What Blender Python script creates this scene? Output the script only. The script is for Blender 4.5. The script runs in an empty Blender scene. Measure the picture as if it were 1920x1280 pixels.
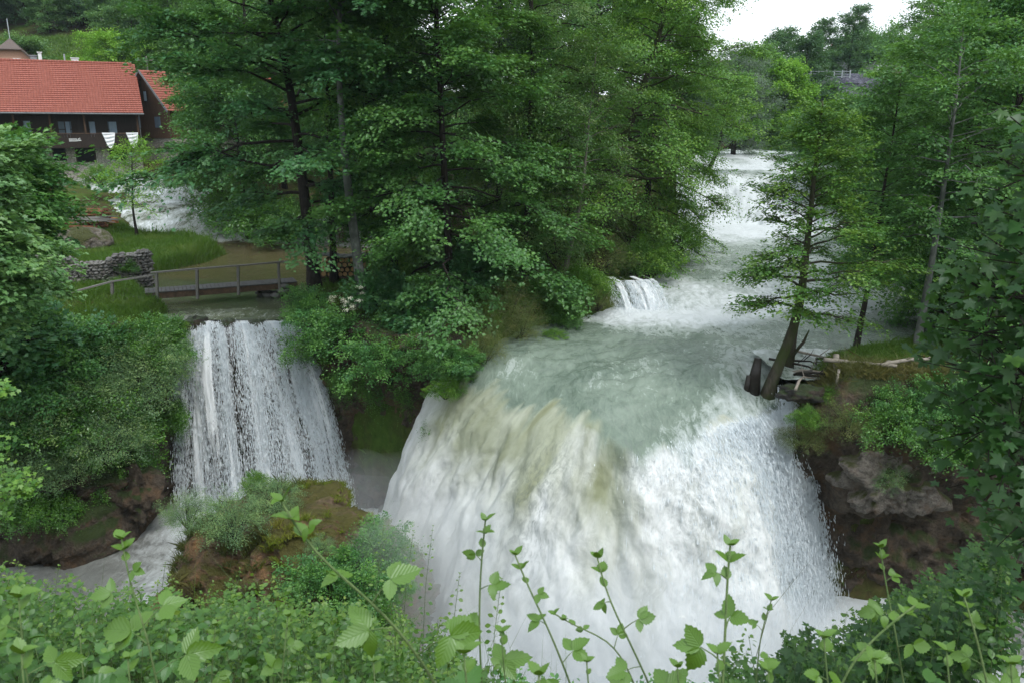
import bpy, math, random
import numpy as np
from mathutils import Vector, Matrix

# ------------------------------------------------------------------ camera, sky, sun
sc = bpy.context.scene
COL = sc.collection
CAMZ, PITCH, FOC = 8.0, math.radians(15), 28.0
cam_d = bpy.data.cameras.new("camera")
cam = bpy.data.objects.new("camera", cam_d); COL.objects.link(cam)
cam.location = (0, 0, CAMZ); cam.rotation_euler = (math.pi/2 - PITCH, 0, 0)
cam_d.lens = FOC; cam_d.sensor_width = 36; cam_d.clip_start = .05; cam_d.clip_end = 3000
sc.camera = cam

world = bpy.data.worlds.new("World"); sc.world = world; world.use_nodes = True
nt = world.node_tree; nt.nodes.clear()
SUN_EL, SUN_AZ = math.radians(58), math.radians(140)      # azimuth measured from +Y towards +X
sky = nt.nodes.new('ShaderNodeTexSky'); sky.sky_type = 'NISHITA'; sky.sun_disc = False
sky.sun_elevation = SUN_EL; sky.sun_rotation = SUN_AZ; sky.air_density = 1.2; sky.dust_density = 2.5
clo = nt.nodes.new('ShaderNodeTexNoise'); clo.inputs['Scale'].default_value = 1.6; clo.inputs['Detail'].default_value = 6
cr = nt.nodes.new('ShaderNodeMapRange'); cr.inputs[1].default_value = .3; cr.inputs[2].default_value = .6
cr.inputs[3].default_value = .80; cr.inputs[4].default_value = .97
mx = nt.nodes.new('ShaderNodeMixRGB'); mx.inputs[2].default_value = (10.2, 10.9, 11.6, 1)   # the white overcast veil, in the sky's own units
bg = nt.nodes.new('ShaderNodeBackground'); bg.inputs[1].default_value = .13
wo = nt.nodes.new('ShaderNodeOutputWorld')
tcw = nt.nodes.new('ShaderNodeTexCoord')
nt.links.new(tcw.outputs['Generated'], clo.inputs['Vector'])
nt.links.new(clo.outputs['Fac'], cr.inputs[0]); nt.links.new(cr.outputs[0], mx.inputs[0])
nt.links.new(sky.outputs[0], mx.inputs[1]); nt.links.new(mx.outputs[0], bg.inputs[0]); nt.links.new(bg.outputs[0], wo.inputs[0])

sd = bpy.data.lights.new("sun", 'SUN'); sd.energy = 2.0; sd.angle = math.radians(18); sd.color = (1, .975, .93)
sun = bpy.data.objects.new("sun", sd); COL.objects.link(sun)
sdir = Vector((math.sin(SUN_AZ)*math.cos(SUN_EL), math.cos(SUN_AZ)*math.cos(SUN_EL), math.sin(SUN_EL)))
sun.rotation_euler = sdir.to_track_quat('Z', 'Y').to_euler()
vs = sc.view_settings; sc.display_settings.display_device = 'sRGB'
vs.view_transform = 'Standard'; vs.look = 'None'; vs.gamma = 1; vs.exposure = 0.24
cy = sc.cycles
cy.max_bounces = 6; cy.diffuse_bounces = 3; cy.glossy_bounces = 2; cy.transmission_bounces = 3
cy.transparent_max_bounces = 12; cy.volume_bounces = 2; cy.caustics_reflective = False; cy.caustics_refractive = False
cy.use_denoising = True
try: cy.denoising_prefilter = 'ACCURATE'
except Exception: pass

# ------------------------------------------------------------------ helpers
FP = 1920*FOC/36
def _ray(px, py):
    xc = (px-960)/FP; yv = (640-py)/FP
    return xc, math.cos(PITCH)+yv*math.sin(PITCH), -math.sin(PITCH)+yv*math.cos(PITCH)
def atY(px, py, Y):
    a, b, c = _ray(px, py); t = Y/b
    return np.array((a*t, Y, CAMZ+c*t))
def atZ(px, py, z):
    a, b, c = _ray(px, py); t = (z-CAMZ)/c
    return np.array((a*t, b*t, z))

def hash3(ix, iy, iz, seed=0):
    h = (ix.astype(np.int64)*374761393 + iy.astype(np.int64)*668265263 + iz.astype(np.int64)*2147483647 + seed*974634777) & 0xffffffff
    h = ((h ^ (h >> 13))*1274126177) & 0xffffffff
    h = (h ^ (h >> 16)) & 0xffffffff
    return h/4294967295.0
def vnoise(x, y, z, seed=0):
    x, y, z = np.broadcast_arrays(np.asarray(x, float), np.asarray(y, float), np.asarray(z, float))
    ix, iy, iz = np.floor(x), np.floor(y), np.floor(z); fx, fy, fz = x-ix, y-iy, z-iz
    fx = fx*fx*(3-2*fx); fy = fy*fy*(3-2*fy); fz = fz*fz*(3-2*fz); r = 0
    for a in (0, 1):
        for b in (0, 1):
            for c in (0, 1):
                r = r + hash3(ix+a, iy+b, iz+c, seed)*(fx if a else 1-fx)*(fy if b else 1-fy)*(fz if c else 1-fz)
    return r*2-1
def fbm(x, y, z, octv=4, seed=0, gain=.5):
    r = 0; a = 1; f = 1
    for k in range(octv):
        r = r + a*vnoise(np.asarray(x)*f, np.asarray(y)*f, np.asarray(z)*f, seed+k*7); a *= gain; f *= 2.03
    return r
def sstep(a, b, x):
    t = np.clip((np.asarray(x, float)-a)/(b-a), 0, 1); return t*t*(3-2*t)

def tag(o, label=None, cat=None, group=None, kind=None):
    if label: o['label'] = label
    if cat: o['category'] = cat
    if group: o['group'] = group
    if kind: o['kind'] = kind
    return o
def empty(name, loc=(0, 0, 0), rz=0, label=None, cat=None, group=None):
    o = bpy.data.objects.new(name, None); COL.objects.link(o); o.location = Vector(loc); o.rotation_euler = (0, 0, rz)
    o.empty_display_size = .2
    return tag(o, label, cat, group)
def mk(name, V, F, mat=None, parent=None, smooth=False, attrs=None, uv=None, loc=None):
    """one mesh object; F is one int array (n,k) or a list of such arrays"""
    if not isinstance(F, (list, tuple)): F = [F]
    F = [np.asarray(f, np.int32) for f in F if len(f)]
    V = np.asarray(V, np.float32)
    me = bpy.data.meshes.new(name)
    me.vertices.add(len(V)); me.vertices.foreach_set('co', V.ravel())
    nl = sum(f.size for f in F); npol = sum(len(f) for f in F)
    me.loops.add(nl); me.polygons.add(npol)
    me.loops.foreach_set('vertex_index', np.concatenate([f.ravel() for f in F]))
    tot = np.concatenate([np.full(len(f), f.shape[1], np.int32) for f in F])
    me.polygons.foreach_set('loop_start', np.concatenate([[0], np.cumsum(tot)[:-1]]).astype(np.int32))
    try: me.polygons.foreach_set('loop_total', tot)
    except Exception: pass
    me.polygons.foreach_set('use_smooth', np.full(npol, bool(smooth)))
    if uv is not None:
        ul = me.uv_layers.new(name='UVMap'); vi = np.concatenate([f.ravel() for f in F])
        ul.data.foreach_set('uv', np.asarray(uv, np.float32)[vi].ravel())
    if attrs:
        for k, a in attrs.items():
            at = me.attributes.new(k, 'FLOAT', 'POINT'); at.data.foreach_set('value', np.asarray(a, np.float32).ravel())
    me.update(calc_edges=True)
    if mat: me.materials.append(mat)
    o = bpy.data.objects.new(name, me); COL.objects.link(o)
    if parent: o.parent = parent
    if loc is not None: o.location = Vector(loc)
    return o
def grid_faces(nu, nv, wrap=False):
    u = np.arange(nu if wrap else nu-1); v = np.arange(nv-1); U, W = np.meshgrid(u, v, indexing='ij')
    U2 = (U+1) % nu
    return np.stack([U*nv+W, U2*nv+W, U2*nv+W+1, U*nv+W+1], -1).reshape(-1, 4)
class MB:
    """collects shapes for ONE mesh"""
    def __init__(s): s.V = []; s.F = {3: [], 4: [], 5: []}; s.n = 0
    def raw(s, V, F):
        V = np.asarray(V, float)
        for f in (F if isinstance(F, list) else [F]):
            f = np.asarray(f)
            if len(f): s.F.setdefault(f.shape[1], []).append(f+s.n)
        s.V.append(V); s.n += len(V); return s
    def box(s, c, d, rot=None, jit=0):
        x, y, z = np.array(d)/2
        v = np.array([(-x,-y,-z),(x,-y,-z),(x,y,-z),(-x,y,-z),(-x,-y,z),(x,-y,z),(x,y,z),(-x,y,z)])
        if jit: v = v+np.random.default_rng(s.n).normal(0, jit, v.shape)
        if rot is not None: v = v@np.array(rot).T
        return s.raw(v+np.array(c), np.array([(0,3,2,1),(4,5,6,7),(0,1,5,4),(1,2,6,5),(2,3,7,6),(3,0,4,7)]))
    def bar(s, a, b, w, h):
        a = np.array(a, float); b = np.array(b, float); d = b-a; L = np.linalg.norm(d); x = d/L
        up = np.array((0, 0, 1.)) if abs(x[2]) < .95 else np.array((0, 1., 0))
        y = np.cross(up, x); y /= np.linalg.norm(y); z = np.cross(x, y)
        return s.box((a+b)/2, (L, w, h), np.stack([x, y, z], 1))
    def tube(s, P, R, n=6, cap=True):
        P = np.asarray(P, float); R = np.broadcast_to(np.asarray(R, float), (len(P),)); T = np.gradient(P, axis=0)
        T /= np.linalg.norm(T, axis=1)[:, None]+1e-9
        ref = np.array((0, 0, 1.)) if abs(T[:, 2]).mean() < .8 else np.array((1., 0, 0))
        A = np.cross(T, ref); A /= np.linalg.norm(A, axis=1)[:, None]+1e-9; B = np.cross(T, A)
        th = np.arange(n)/n*2*math.pi
        V = P[None]+R[None, :, None]*(np.cos(th)[:, None, None]*A[None]+np.sin(th)[:, None, None]*B[None])
        V = V.reshape(-1, 3); m = len(P); F = [grid_faces(n, m, True)[:, ::-1]]
        if cap:
            V = np.vstack([V, P[0], P[-1]]); k = n*m
            i = np.arange(n); j = (i+1) % n
            F.append(np.stack([i*m, j*m, np.full(n, k)], 1)); F.append(np.stack([j*m+m-1, i*m+m-1, np.full(n, k+1)], 1))
        return s.raw(V, F)
    def blob(s, c, r, seed=0, amp=.2, fr=1.5, nu=16, nv=10, flat=None):
        th = np.arange(nu)/nu*2*math.pi; ph = np.linspace(.02, math.pi-.02, nv)
        T, Pq = np.meshgrid(th, ph, indexing='ij'); d = np.stack([np.cos(T)*np.sin(Pq), np.sin(T)*np.sin(Pq), np.cos(Pq)], -1).reshape(-1, 3)
        k = 1+amp*fbm(d[:, 0]*fr, d[:, 1]*fr, d[:, 2]*fr, 3, seed)
        return s.raw(np.array(c)+d*k[:, None]*np.array(r), grid_faces(nu, nv, True)[:, ::-1])
    def build(s, name, mat, parent=None, smooth=False, loc=None, attrs=None):
        return mk(name, np.vstack(s.V), [np.vstack(f) for f in s.F.values() if f], mat, parent, smooth, attrs, loc=loc)
def copy_tree(o, parent=None):
    c = o.copy(); COL.objects.link(c)
    if parent: c.parent = parent
    for ch in o.children: copy_tree(ch, c)
    return c

# ------------------------------------------------------------------ materials
def N(nt, t, **kw):
    n = nt.nodes.new(t)
    for k, v in kw.items():
        if k[0] == '_': n.inputs[k[1:].replace('_', ' ')].default_value = v
        else: setattr(n, k, v)
    return n
def newmat(name):
    m = bpy.data.materials.new(name); m.use_nodes = True; t = m.node_tree; t.nodes.clear()
    o = t.nodes.new('ShaderNodeOutputMaterial'); return m, t, o
def ramp(t, fac, stops, interp='LINEAR'):
    r = t.nodes.new('ShaderNodeValToRGB'); r.color_ramp.interpolation = interp; e = r.color_ramp.elements
    while len(e) < len(stops): e.new(.5)
    for i, (p, c) in enumerate(stops): e[i].position = p; e[i].color = (*c, 1) if len(c) == 3 else c
    t.links.new(fac, r.inputs[0]); return r.outputs[0]
def noise(t, vec, scale, detail=4, rough=.55, dist=0):
    n = N(t, 'ShaderNodeTexNoise', _Scale=scale, _Detail=detail, _Roughness=rough, _Distortion=dist)
    if vec is not None: t.links.new(vec, n.inputs['Vector'])
    return n.outputs['Fac']
def mixc(t, fac, a, b, blend='MIX'):
    n = N(t, 'ShaderNodeMixRGB', blend_type=blend)
    for i, v in ((0, fac), (1, a), (2, b)):
        if isinstance(v, (int, float)): n.inputs[i].default_value = v
        elif isinstance(v, tuple): n.inputs[i].default_value = (*v, 1)
        else: t.links.new(v, n.inputs[i])
    return n.outputs[0]
def math_(t, op, a, b=0, clamp=False):
    n = N(t, 'ShaderNodeMath', operation=op, use_clamp=clamp)
    for i, v in ((0, a), (1, b)):
        if isinstance(v, (int, float)): n.inputs[i].default_value = v
        else: t.links.new(v, n.inputs[i])
    return n.outputs[0]
def mrange(t, v, a, b, c=0, d=1):
    n = N(t, 'ShaderNodeMapRange'); n.inputs[1].default_value = a; n.inputs[2].default_value = b
    n.inputs[3].default_value = c; n.inputs[4].default_value = d; t.links.new(v, n.inputs[0]); return n.outputs[0]
def scaled(t, src, s):
    n = N(t, 'ShaderNodeMapping'); n.inputs['Scale'].default_value = s; t.links.new(src, n.inputs['Vector']); return n.outputs[0]
def objco(t): return t.nodes.new('ShaderNodeTexCoord').outputs['Object']
def attr(t, name): return N(t, 'ShaderNodeAttribute', attribute_name=name).outputs['Fac']
def bump(t, h, strength=.5, dist=.05):
    b = N(t, 'ShaderNodeBump'); b.inputs['Strength'].default_value = strength; b.inputs['Distance'].default_value = dist
    t.links.new(h, b.inputs['Height']); return b.outputs[0]
def princ(t, o, col, rough=.8, spec=.3, nrm=None):
    p = N(t, 'ShaderNodeBsdfPrincipled'); p.inputs['Specular IOR Level'].default_value = spec
    if isinstance(col, tuple): p.inputs['Base Color'].default_value = (*col, 1)
    else: t.links.new(col, p.inputs['Base Color'])
    if isinstance(rough, (int, float)): p.inputs['Roughness'].default_value = rough
    else: t.links.new(rough, p.inputs['Roughness'])
    if nrm is not None: t.links.new(nrm, p.inputs['Normal'])
    if o is not None: t.links.new(p.outputs[0], o.inputs[0])
    return p
def leafmat(name, a, b, c, trans=.38, gloss=.035, rough=.45):
    """a, b = leaf-to-leaf range, c = the tint of the young sprays"""
    m, t, o = newmat(name)
    if name not in ('silver_willow_leaf', 'white_flower', 'spruce_needle'): a, b, c = [(q[0]*1.12, q[1]*1.22, q[2]*.80) if name[:4] in ('near', 'bram', 'gras', 'dry_') else (q[0]*1.50, q[1]*1.72, q[2]*1.12) for q in (a, b, c)]
    col = mixc(t, attr(t, 'rnd'), a, b)
    f = mrange(t, attr(t, 'cl'), .45, 1.0, 0, .9); col = mixc(t, f, col, c)
    d = N(t, 'ShaderNodeBsdfDiffuse'); t.links.new(col, d.inputs[0])
    tr = N(t, 'ShaderNodeBsdfTranslucent'); tc = mixc(t, .45, col, (.16, .30, .02)); t.links.new(tc, tr.inputs[0])
    m1 = N(t, 'ShaderNodeMixShader'); m1.inputs[0].default_value = trans
    t.links.new(d.outputs[0], m1.inputs[1]); t.links.new(tr.outputs[0], m1.inputs[2])
    g = N(t, 'ShaderNodeBsdfGlossy'); g.inputs['Roughness'].default_value = rough; g.inputs[0].default_value = (.9, .97, 1, 1)
    m2 = N(t, 'ShaderNodeMixShader'); m2.inputs[0].default_value = gloss
    t.links.new(m1.outputs[0], m2.inputs[1]); t.links.new(g.outputs[0], m2.inputs[2]); t.links.new(m2.outputs[0], o.inputs[0])
    return m
def barkmat(name, a, b, moss=None, sc_=3.0):
    m, t, o = newmat(name); v = scaled(t, objco(t), (1, 1, .25))
    n1 = noise(t, v, sc_*4, 6, .65); n2 = noise(t, objco(t), sc_*.5, 3)
    col = ramp(t, n1, [(.3, a), (.7, b)])
    if moss: col = mixc(t, mrange(t, n2, .42, .6), col, moss)
    princ(t, o, col, .9, .2, bump(t, n1, .8, .03)); return m

M = {}
M['maple'] = leafmat('maple_leaf', (.022, .075, .030), (.045, .120, .042), (.085, .17, .05))
M['maple_blue'] = leafmat('shaded_maple_leaf', (.020, .070, .036), (.040, .112, .055), (.075, .15, .075))  # the leaf's own dark blue-green colour
M['maple_pale'] = leafmat('pale_maple_leaf', (.045, .105, .045), (.090, .165, .075), (.15, .23, .10), .35, .05)
M['olive'] = leafmat('beech_leaf', (.032, .080, .024), (.060, .120, .034), (.10, .135, .048))
M['alder'] = leafmat('alder_leaf', (.036, .095, .016), (.078, .160, .026), (.13, .205, .035))
M['ash'] = leafmat('ash_leaf', (.030, .085, .030), (.055, .125, .040), (.09, .17, .055))
M['lime'] = leafmat('lime_leaf', (.09, .19, .022), (.15, .27, .035), (.20, .30, .05))
M['willow'] = leafmat('silver_willow_leaf', (.11, .17, .12), (.19, .26, .19), (.24, .30, .22), .25)
M['spruce'] = leafmat('spruce_needle', (.010, .030, .024), (.022, .050, .036), (.03, .07, .045), .1, .04)
M['ivy'] = leafmat('ivy_leaf', (.022, .070, .016), (.05, .12, .022), (.10, .19, .03), .25, .05, .35)
M['beech'] = leafmat('lit_beech_leaf', (.030, .085, .018), (.060, .125, .026), (.11, .165, .035))  # sunlit yellow-green of the leaning crown, put into the leaf colour
M['far'] = leafmat('far_leaf', (.05, .11, .055), (.08, .15, .07), (.12, .19, .08))
M['fardark'] = leafmat('far_dark_leaf', (.022, .060, .040), (.04, .085, .05), (.06, .11, .06))
M['shrub'] = leafmat('shrub_leaf', (.030, .098, .042), (.062, .15, .055), (.11, .21, .06))
M['greyshrub'] = leafmat('grey_shrub_leaf', (.06, .11, .07), (.11, .17, .11), (.19, .24, .12), .25)
M['brownshrub'] = leafmat('brown_shrub_leaf', (.05, .075, .03), (.085, .10, .035), (.12, .10, .045), .25)
M['near'] = leafmat('near_shrub_leaf', (.036, .095, .022), (.068, .15, .032), (.12, .20, .035), .38, .03)
M['bramble'] = leafmat('bramble_leaf', (.024, .076, .012), (.046, .118, .018), (.085, .155, .022), .18, .04, .42)
M['nearmaple'] = leafmat('near_maple_leaf', (.012, .046, .014), (.026, .075, .02), (.06, .13, .022), .38, .025, .42)
M['grass'] = leafmat('grass_blade', (.055, .11, .016), (.09, .17, .026), (.13, .18, .05), .35, .03)
M['drygrass'] = leafmat('dry_grass_blade', (.055, .072, .02), (.10, .10, .04), (.15, .12, .055), .2, .04)
M['moss'] = leafmat('moss_tuft', (.07, .085, .015), (.13, .14, .025), (.17, .13, .04), .1, .02)
M['flower'] = leafmat('white_flower', (.6, .62, .5), (.75, .76, .6), (.7, .7, .55), .2, .03)
M['bark'] = barkmat('dark_bark', (.012, .010, .009), (.045, .038, .032))
M['palebark'] = barkmat('pale_lichen_bark', (.10, .105, .10), (.27, .28, .27), (.09, .10, .09))
M['mossbark'] = barkmat('mossy_bark', (.03, .026, .02), (.09, .08, .06), (.045, .06, .02))
M['twig'] = barkmat('grey_twig', (.12, .11, .10), (.22, .20, .17))
M['stem'] = barkmat('green_stem', (.09, .16, .05), (.16, .22, .09), None, 9)

def rockmat(name, a, b, orange, moss_amt=.5, moss=(.035, .055, .012), wet=0.0, sc_=1.0):
    m, t, o = newmat(name); co = objco(t)
    n1 = noise(t, co, 1.1*sc_, 8, .62); n2 = noise(t, co, 5*sc_, 8, .7); n3 = noise(t, scaled(t, co, (1, 1, .35)), .55*sc_, 6, .6, .6)
    col = ramp(t, n2, [(.28, a), (.72, b)])
    col = mixc(t, mrange(t, n1, .5, .68), col, orange)
    ge = N(t, 'ShaderNodeNewGeometry'); sx = N(t, 'ShaderNodeSeparateXYZ'); t.links.new(ge.outputs['Normal'], sx.inputs[0])
    up = mrange(t, sx.outputs[2], -.2, .9, -.12, .22)
    f = math_(t, 'ADD', n3, up); col = mixc(t, mrange(t, f, .62-.22*moss_amt, .74-.22*moss_amt), col, mixc(t, n2, moss, (moss[0]*2.2, moss[1]*2, moss[2]*2)))
    vo = N(t, 'ShaderNodeTexVoronoi', feature='F1'); vo.inputs['Scale'].default_value = 3.2*sc_; t.links.new(co, vo.inputs['Vector'])
    h = math_(t, 'ADD', math_(t, 'MULTIPLY', n1, 1.2), math_(t, 'ADD', math_(t, 'MULTIPLY', n2, .7), math_(t, 'MULTIPLY', vo.outputs[0], -.25)))
    princ(t, o, col, .85-.5*wet, .3+.3*wet, bump(t, h, 1.0, .38)); return m
M['cliff'] = rockmat('travertine_cliff', (.032, .026, .019), (.150, .118, .088), (.17, .105, .058), .30, (.026, .042, .012))
M['mound'] = rockmat('orange_travertine', (.07, .048, .030), (.24, .17, .11), (.30, .165, .075), .12, (.06, .06, .015))
M['greyrock'] = rockmat('pale_travertine', (.07, .06, .05), (.36, .325, .28), (.17, .12, .085), .34, (.05, .06, .02), 0, 1.7)
M['ledge'] = rockmat('wet_ledge_rock', (.012, .012, .011), (.05, .045, .038), (.07, .045, .025), .35, (.02, .035, .01), .8)

def groundmat():
    m, t, o = newmat('ground_soil_and_grass'); co = objco(t)
    n1 = noise(t, co, .25, 6, .6); n2 = noise(t, co, 3, 8, .7)
    grass = ramp(t, n2, [(.3, (.035, .075, .012)), (.7, (.075, .13, .022))])
    soil = ramp(t, n2, [(.3, (.030, .020, .012)), (.7, (.085, .055, .032))])
    col = mixc(t, mrange(t, n1, .42, .60), soil, grass)
    far = attr(t, 'lawn'); col = mixc(t, far, col, ramp(t, n1, [(.3, (.045, .085, .02)), (.7, (.075, .12, .03))]))
    princ(t, o, col, .95, .1, bump(t, n2, .8, .08)); return m
M['ground'] = groundmat()

def water_nodes(t, deep, shallow, foamcol, brown=(.20, .15, .07)):
    """colour, foam mask and relief of murky flowing water, laid out in world metres"""
    pos = N(t, 'ShaderNodeNewGeometry').outputs['Position']; uv = scaled(t, pos, (1, 1, .35))
    warp = N(t, 'ShaderNodeTexNoise', _Scale=.35, _Detail=3); t.links.new(uv, warp.inputs['Vector'])
    add = N(t, 'ShaderNodeMixRGB', blend_type='LINEAR_LIGHT'); add.inputs[0].default_value = .55
    t.links.new(uv, add.inputs[1]); t.links.new(warp.outputs['Color'], add.inputs[2]); w = add.outputs[0]
    big = noise(t, w, .55, 5, .6, .8); fine = noise(t, scaled(t, w, (1.5, .7, 1)), 2.8, 9, .72, .5); vf = noise(t, scaled(t, w, (1.6, .9, 1)), 16, 6, .75, .6)
    body = mixc(t, mrange(t, big, .35, .65), deep, shallow); body = mixc(t, mrange(t, fine, .35, .7, 0, .45), body, tuple(min(1, q*1.7) for q in shallow))
    body = mixc(t, attr(t, 'brown'), body, brown)
    k = math_(t, 'ADD', math_(t, 'MULTIPLY', fine, .66), math_(t, 'ADD', math_(t, 'MULTIPLY', big, .20), math_(t, 'MULTIPLY', vf, .22)))
    k = math_(t, 'ADD', k, math_(t, 'MULTIPLY', attr(t, 'foam'), .58)); fm = mrange(t, k, .66, .93)
    cl = N(t, 'ShaderNodeClamp'); t.links.new(fm, cl.inputs[0]); fmask = cl.outputs[0]
    h = math_(t, 'ADD', math_(t, 'MULTIPLY', big, .35), math_(t, 'ADD', math_(t, 'MULTIPLY', fine, .7), math_(t, 'MULTIPLY', vf, .22)))
    return mixc(t, fmask, body, foamcol), fmask, h
def watermat(name, deep, shallow, foamcol=(.58, .625, .64), ripple=.5, rough=.16, brown=(.105, .088, .042)):
    m, t, o = newmat(name); col, fmask, h = water_nodes(t, deep, shallow, foamcol, brown)
    princ(t, o, col, mrange(t, fmask, 0, .5, rough, .75), .5, bump(t, h, ripple, .30)); return m
RIV = ((.095, .135, .105), (.185, .235, .19)); FOAMC = (.58, .625, .64)
M['river'] = watermat('river_water', *RIV, FOAMC, ripple=.45)
M['pond'] = watermat('pond_water', (.045, .06, .035), (.085, .10, .055), ripple=.12, rough=.06)
M['pool'] = watermat('pool_water', (.12, .125, .115), (.24, .25, .235), ripple=.8, rough=.3)

def fallmat_big():
    """thick falling water: billowing white foam, with murky green-brown water still clear near the lip"""
    m, t, o = newmat('thick_falling_water'); uv = t.nodes.new('ShaderNodeTexCoord').outputs['UV']; co = objco(t)
    warp = N(t, 'ShaderNodeTexNoise', _Scale=.5, _Detail=3); t.links.new(co, warp.inputs['Vector'])
    add = N(t, 'ShaderNodeMixRGB', blend_type='LINEAR_LIGHT'); add.inputs[0].default_value = .55
    t.links.new(uv, add.inputs[1]); t.links.new(warp.outputs['Color'], add.inputs[2]); w = add.outputs[0]
    st = noise(t, scaled(t, w, (1, .13, 1)), 1.05, 4, .5, .2)       # long soft streaks down the flow
    bl = noise(t, scaled(t, w, (1, .5, 1)), 1.1, 6, .55, .5)       # billows
    fi = noise(t, scaled(t, w, (1.4, .42, 1)), 6, 10, .7, .4)
    mk_ = attr(t, 'murk'); soft = attr(t, 'soft'); fraw = fi; fi = mixc(t, math_(t, 'MULTIPLY', soft, .40), fi, (.52, .52, .52))
    k = math_(t, 'ADD', math_(t, 'ADD', math_(t, 'MULTIPLY', st, .62), math_(t, 'MULTIPLY', bl, .46)), math_(t, 'MULTIPLY', mk_, -.62))
    k = math_(t, 'ADD', k, math_(t, 'MULTIPLY', fi, .16))
    murk = ramp(t, st, [(.32, (.29, .315, .19)), (.5, (.41, .445, .325)), (.7, (.56, .60, .48))])
    white = ramp(t, fi, [(.28, (.62, .66, .66)), (.42, (.80, .84, .84)), (.58, (.90, .93, .93))])
    c = mixc(t, mrange(t, k, .10, .62), murk, white)
    lipf = attr(t, 'lip'); rv, rfm, rh = water_nodes(t, *RIV, FOAMC)
    lw = N(t, 'ShaderNodeClamp'); t.links.new(mrange(t, math_(t, 'ADD', lipf, math_(t, 'MULTIPLY', math_(t, 'ADD', bl, fraw), .30)), .48, 1.36), lw.inputs[0]); lw = lw.outputs[0]
    c = mixc(t, lw, c, rv)
    fib = math_(t, 'MULTIPLY', mrange(t, attr(t, 'clear'), 0, 1), mrange(t, fraw, .54, .40)); c = mixc(t, math_(t, 'MULTIPLY', fib, .8, True), c, (.17, .20, .19))
    h = math_(t, 'ADD', math_(t, 'MULTIPLY', bl, 1.0), math_(t, 'ADD', math_(t, 'MULTIPLY', st, .8), math_(t, 'MULTIPLY', fi, .30)))
    h = mixc(t, lw, h, rh); p = princ(t, None, c, .7, .2, bump(t, h, .45, .34))
    tr = N(t, 'ShaderNodeBsdfTranslucent'); t.links.new(c, tr.inputs[0])
    mx_ = N(t, 'ShaderNodeMixShader'); t.links.new(mrange(t, lw, 0, 1, .3, 0), mx_.inputs[0])
    t.links.new(p.outputs[0], mx_.inputs[1]); t.links.new(tr.outputs[0], mx_.inputs[2])
    # ragged edge: the sheet breaks into spray at its sides
    tp = N(t, 'ShaderNodeBsdfTransparent'); en = noise(t, scaled(t, uv, (3, .8, 1)), 5, 8, .75)
    t.links.new(mrange(t, math_(t, 'SUBTRACT', lw, rfm), 0, 1, .7, .18), p.inputs['Roughness']); ed = math_(t, 'ADD', attr(t, 'edge'), math_(t, 'MULTIPLY', en, -1.0)); al = mrange(t, ed, -.12, .0)
    m2 = N(t, 'ShaderNodeMixShader'); t.links.new(al, m2.inputs[0]); t.links.new(tp.outputs[0], m2.inputs[1]); t.links.new(mx_.outputs[0], m2.inputs[2])
    t.links.new(m2.outputs[0], o.inputs[0]); return m
M['bigfall'] = fallmat_big()
def fallmat_thin(name, thr=.0, sc_=1.0):
    """thin falling curtain: white strands with gaps one looks through"""
    m, t, o = newmat(name); uv = t.nodes.new('ShaderNodeTexCoord').outputs['UV']
    st = noise(t, scaled(t, uv, (1, .06, 1)), 1.25*sc_, 3, .55, .1)
    fi = noise(t, scaled(t, uv, (1, .33, 1)), 9*sc_, 8, .75, .8)
    k = math_(t, 'ADD', math_(t, 'MULTIPLY', st, 2.6), math_(t, 'MULTIPLY', fi, .85))
    k = math_(t, 'ADD', k, math_(t, 'MULTIPLY', attr(t, 'dens'), 1.0)); al = mrange(t, k, 1.67+thr, 1.86+thr)
    c = ramp(t, fi, [(.30, (.68, .73, .76)), (.5, (.90, .93, .95))])
    d = N(t, 'ShaderNodeBsdfDiffuse'); t.links.new(c, d.inputs[0]); tr = N(t, 'ShaderNodeBsdfTranslucent'); t.links.new(c, tr.inputs[0])
    m1 = N(t, 'ShaderNodeMixShader'); m1.inputs[0].default_value = .35; t.links.new(d.outputs[0], m1.inputs[1]); t.links.new(tr.outputs[0], m1.inputs[2])
    tp = N(t, 'ShaderNodeBsdfTransparent'); m2 = N(t, 'ShaderNodeMixShader'); t.links.new(al, m2.inputs[0])
    t.links.new(tp.outputs[0], m2.inputs[1]); t.links.new(m1.outputs[0], m2.inputs[2]); t.links.new(m2.outputs[0], o.inputs[0]); return m
M['thinfall'] = fallmat_thin('thin_falling_water', .0); M['thinfall2'] = fallmat_thin('thin_falling_strands', .10, 1.5)
def whitewater(name, c=(.80, .85, .88)):
    m, t, o = newmat(name)
    d = N(t, 'ShaderNodeBsdfDiffuse'); d.inputs[0].default_value = (*c, 1); tr = N(t, 'ShaderNodeBsdfTranslucent'); tr.inputs[0].default_value = (*c, 1)
    m1 = N(t, 'ShaderNodeMixShader'); m1.inputs[0].default_value = .45; t.links.new(d.outputs[0], m1.inputs[1]); t.links.new(tr.outputs[0], m1.inputs[2])
    t.links.new(m1.outputs[0], o.inputs[0]); return m
M['spray'] = whitewater('white_spray')

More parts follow.
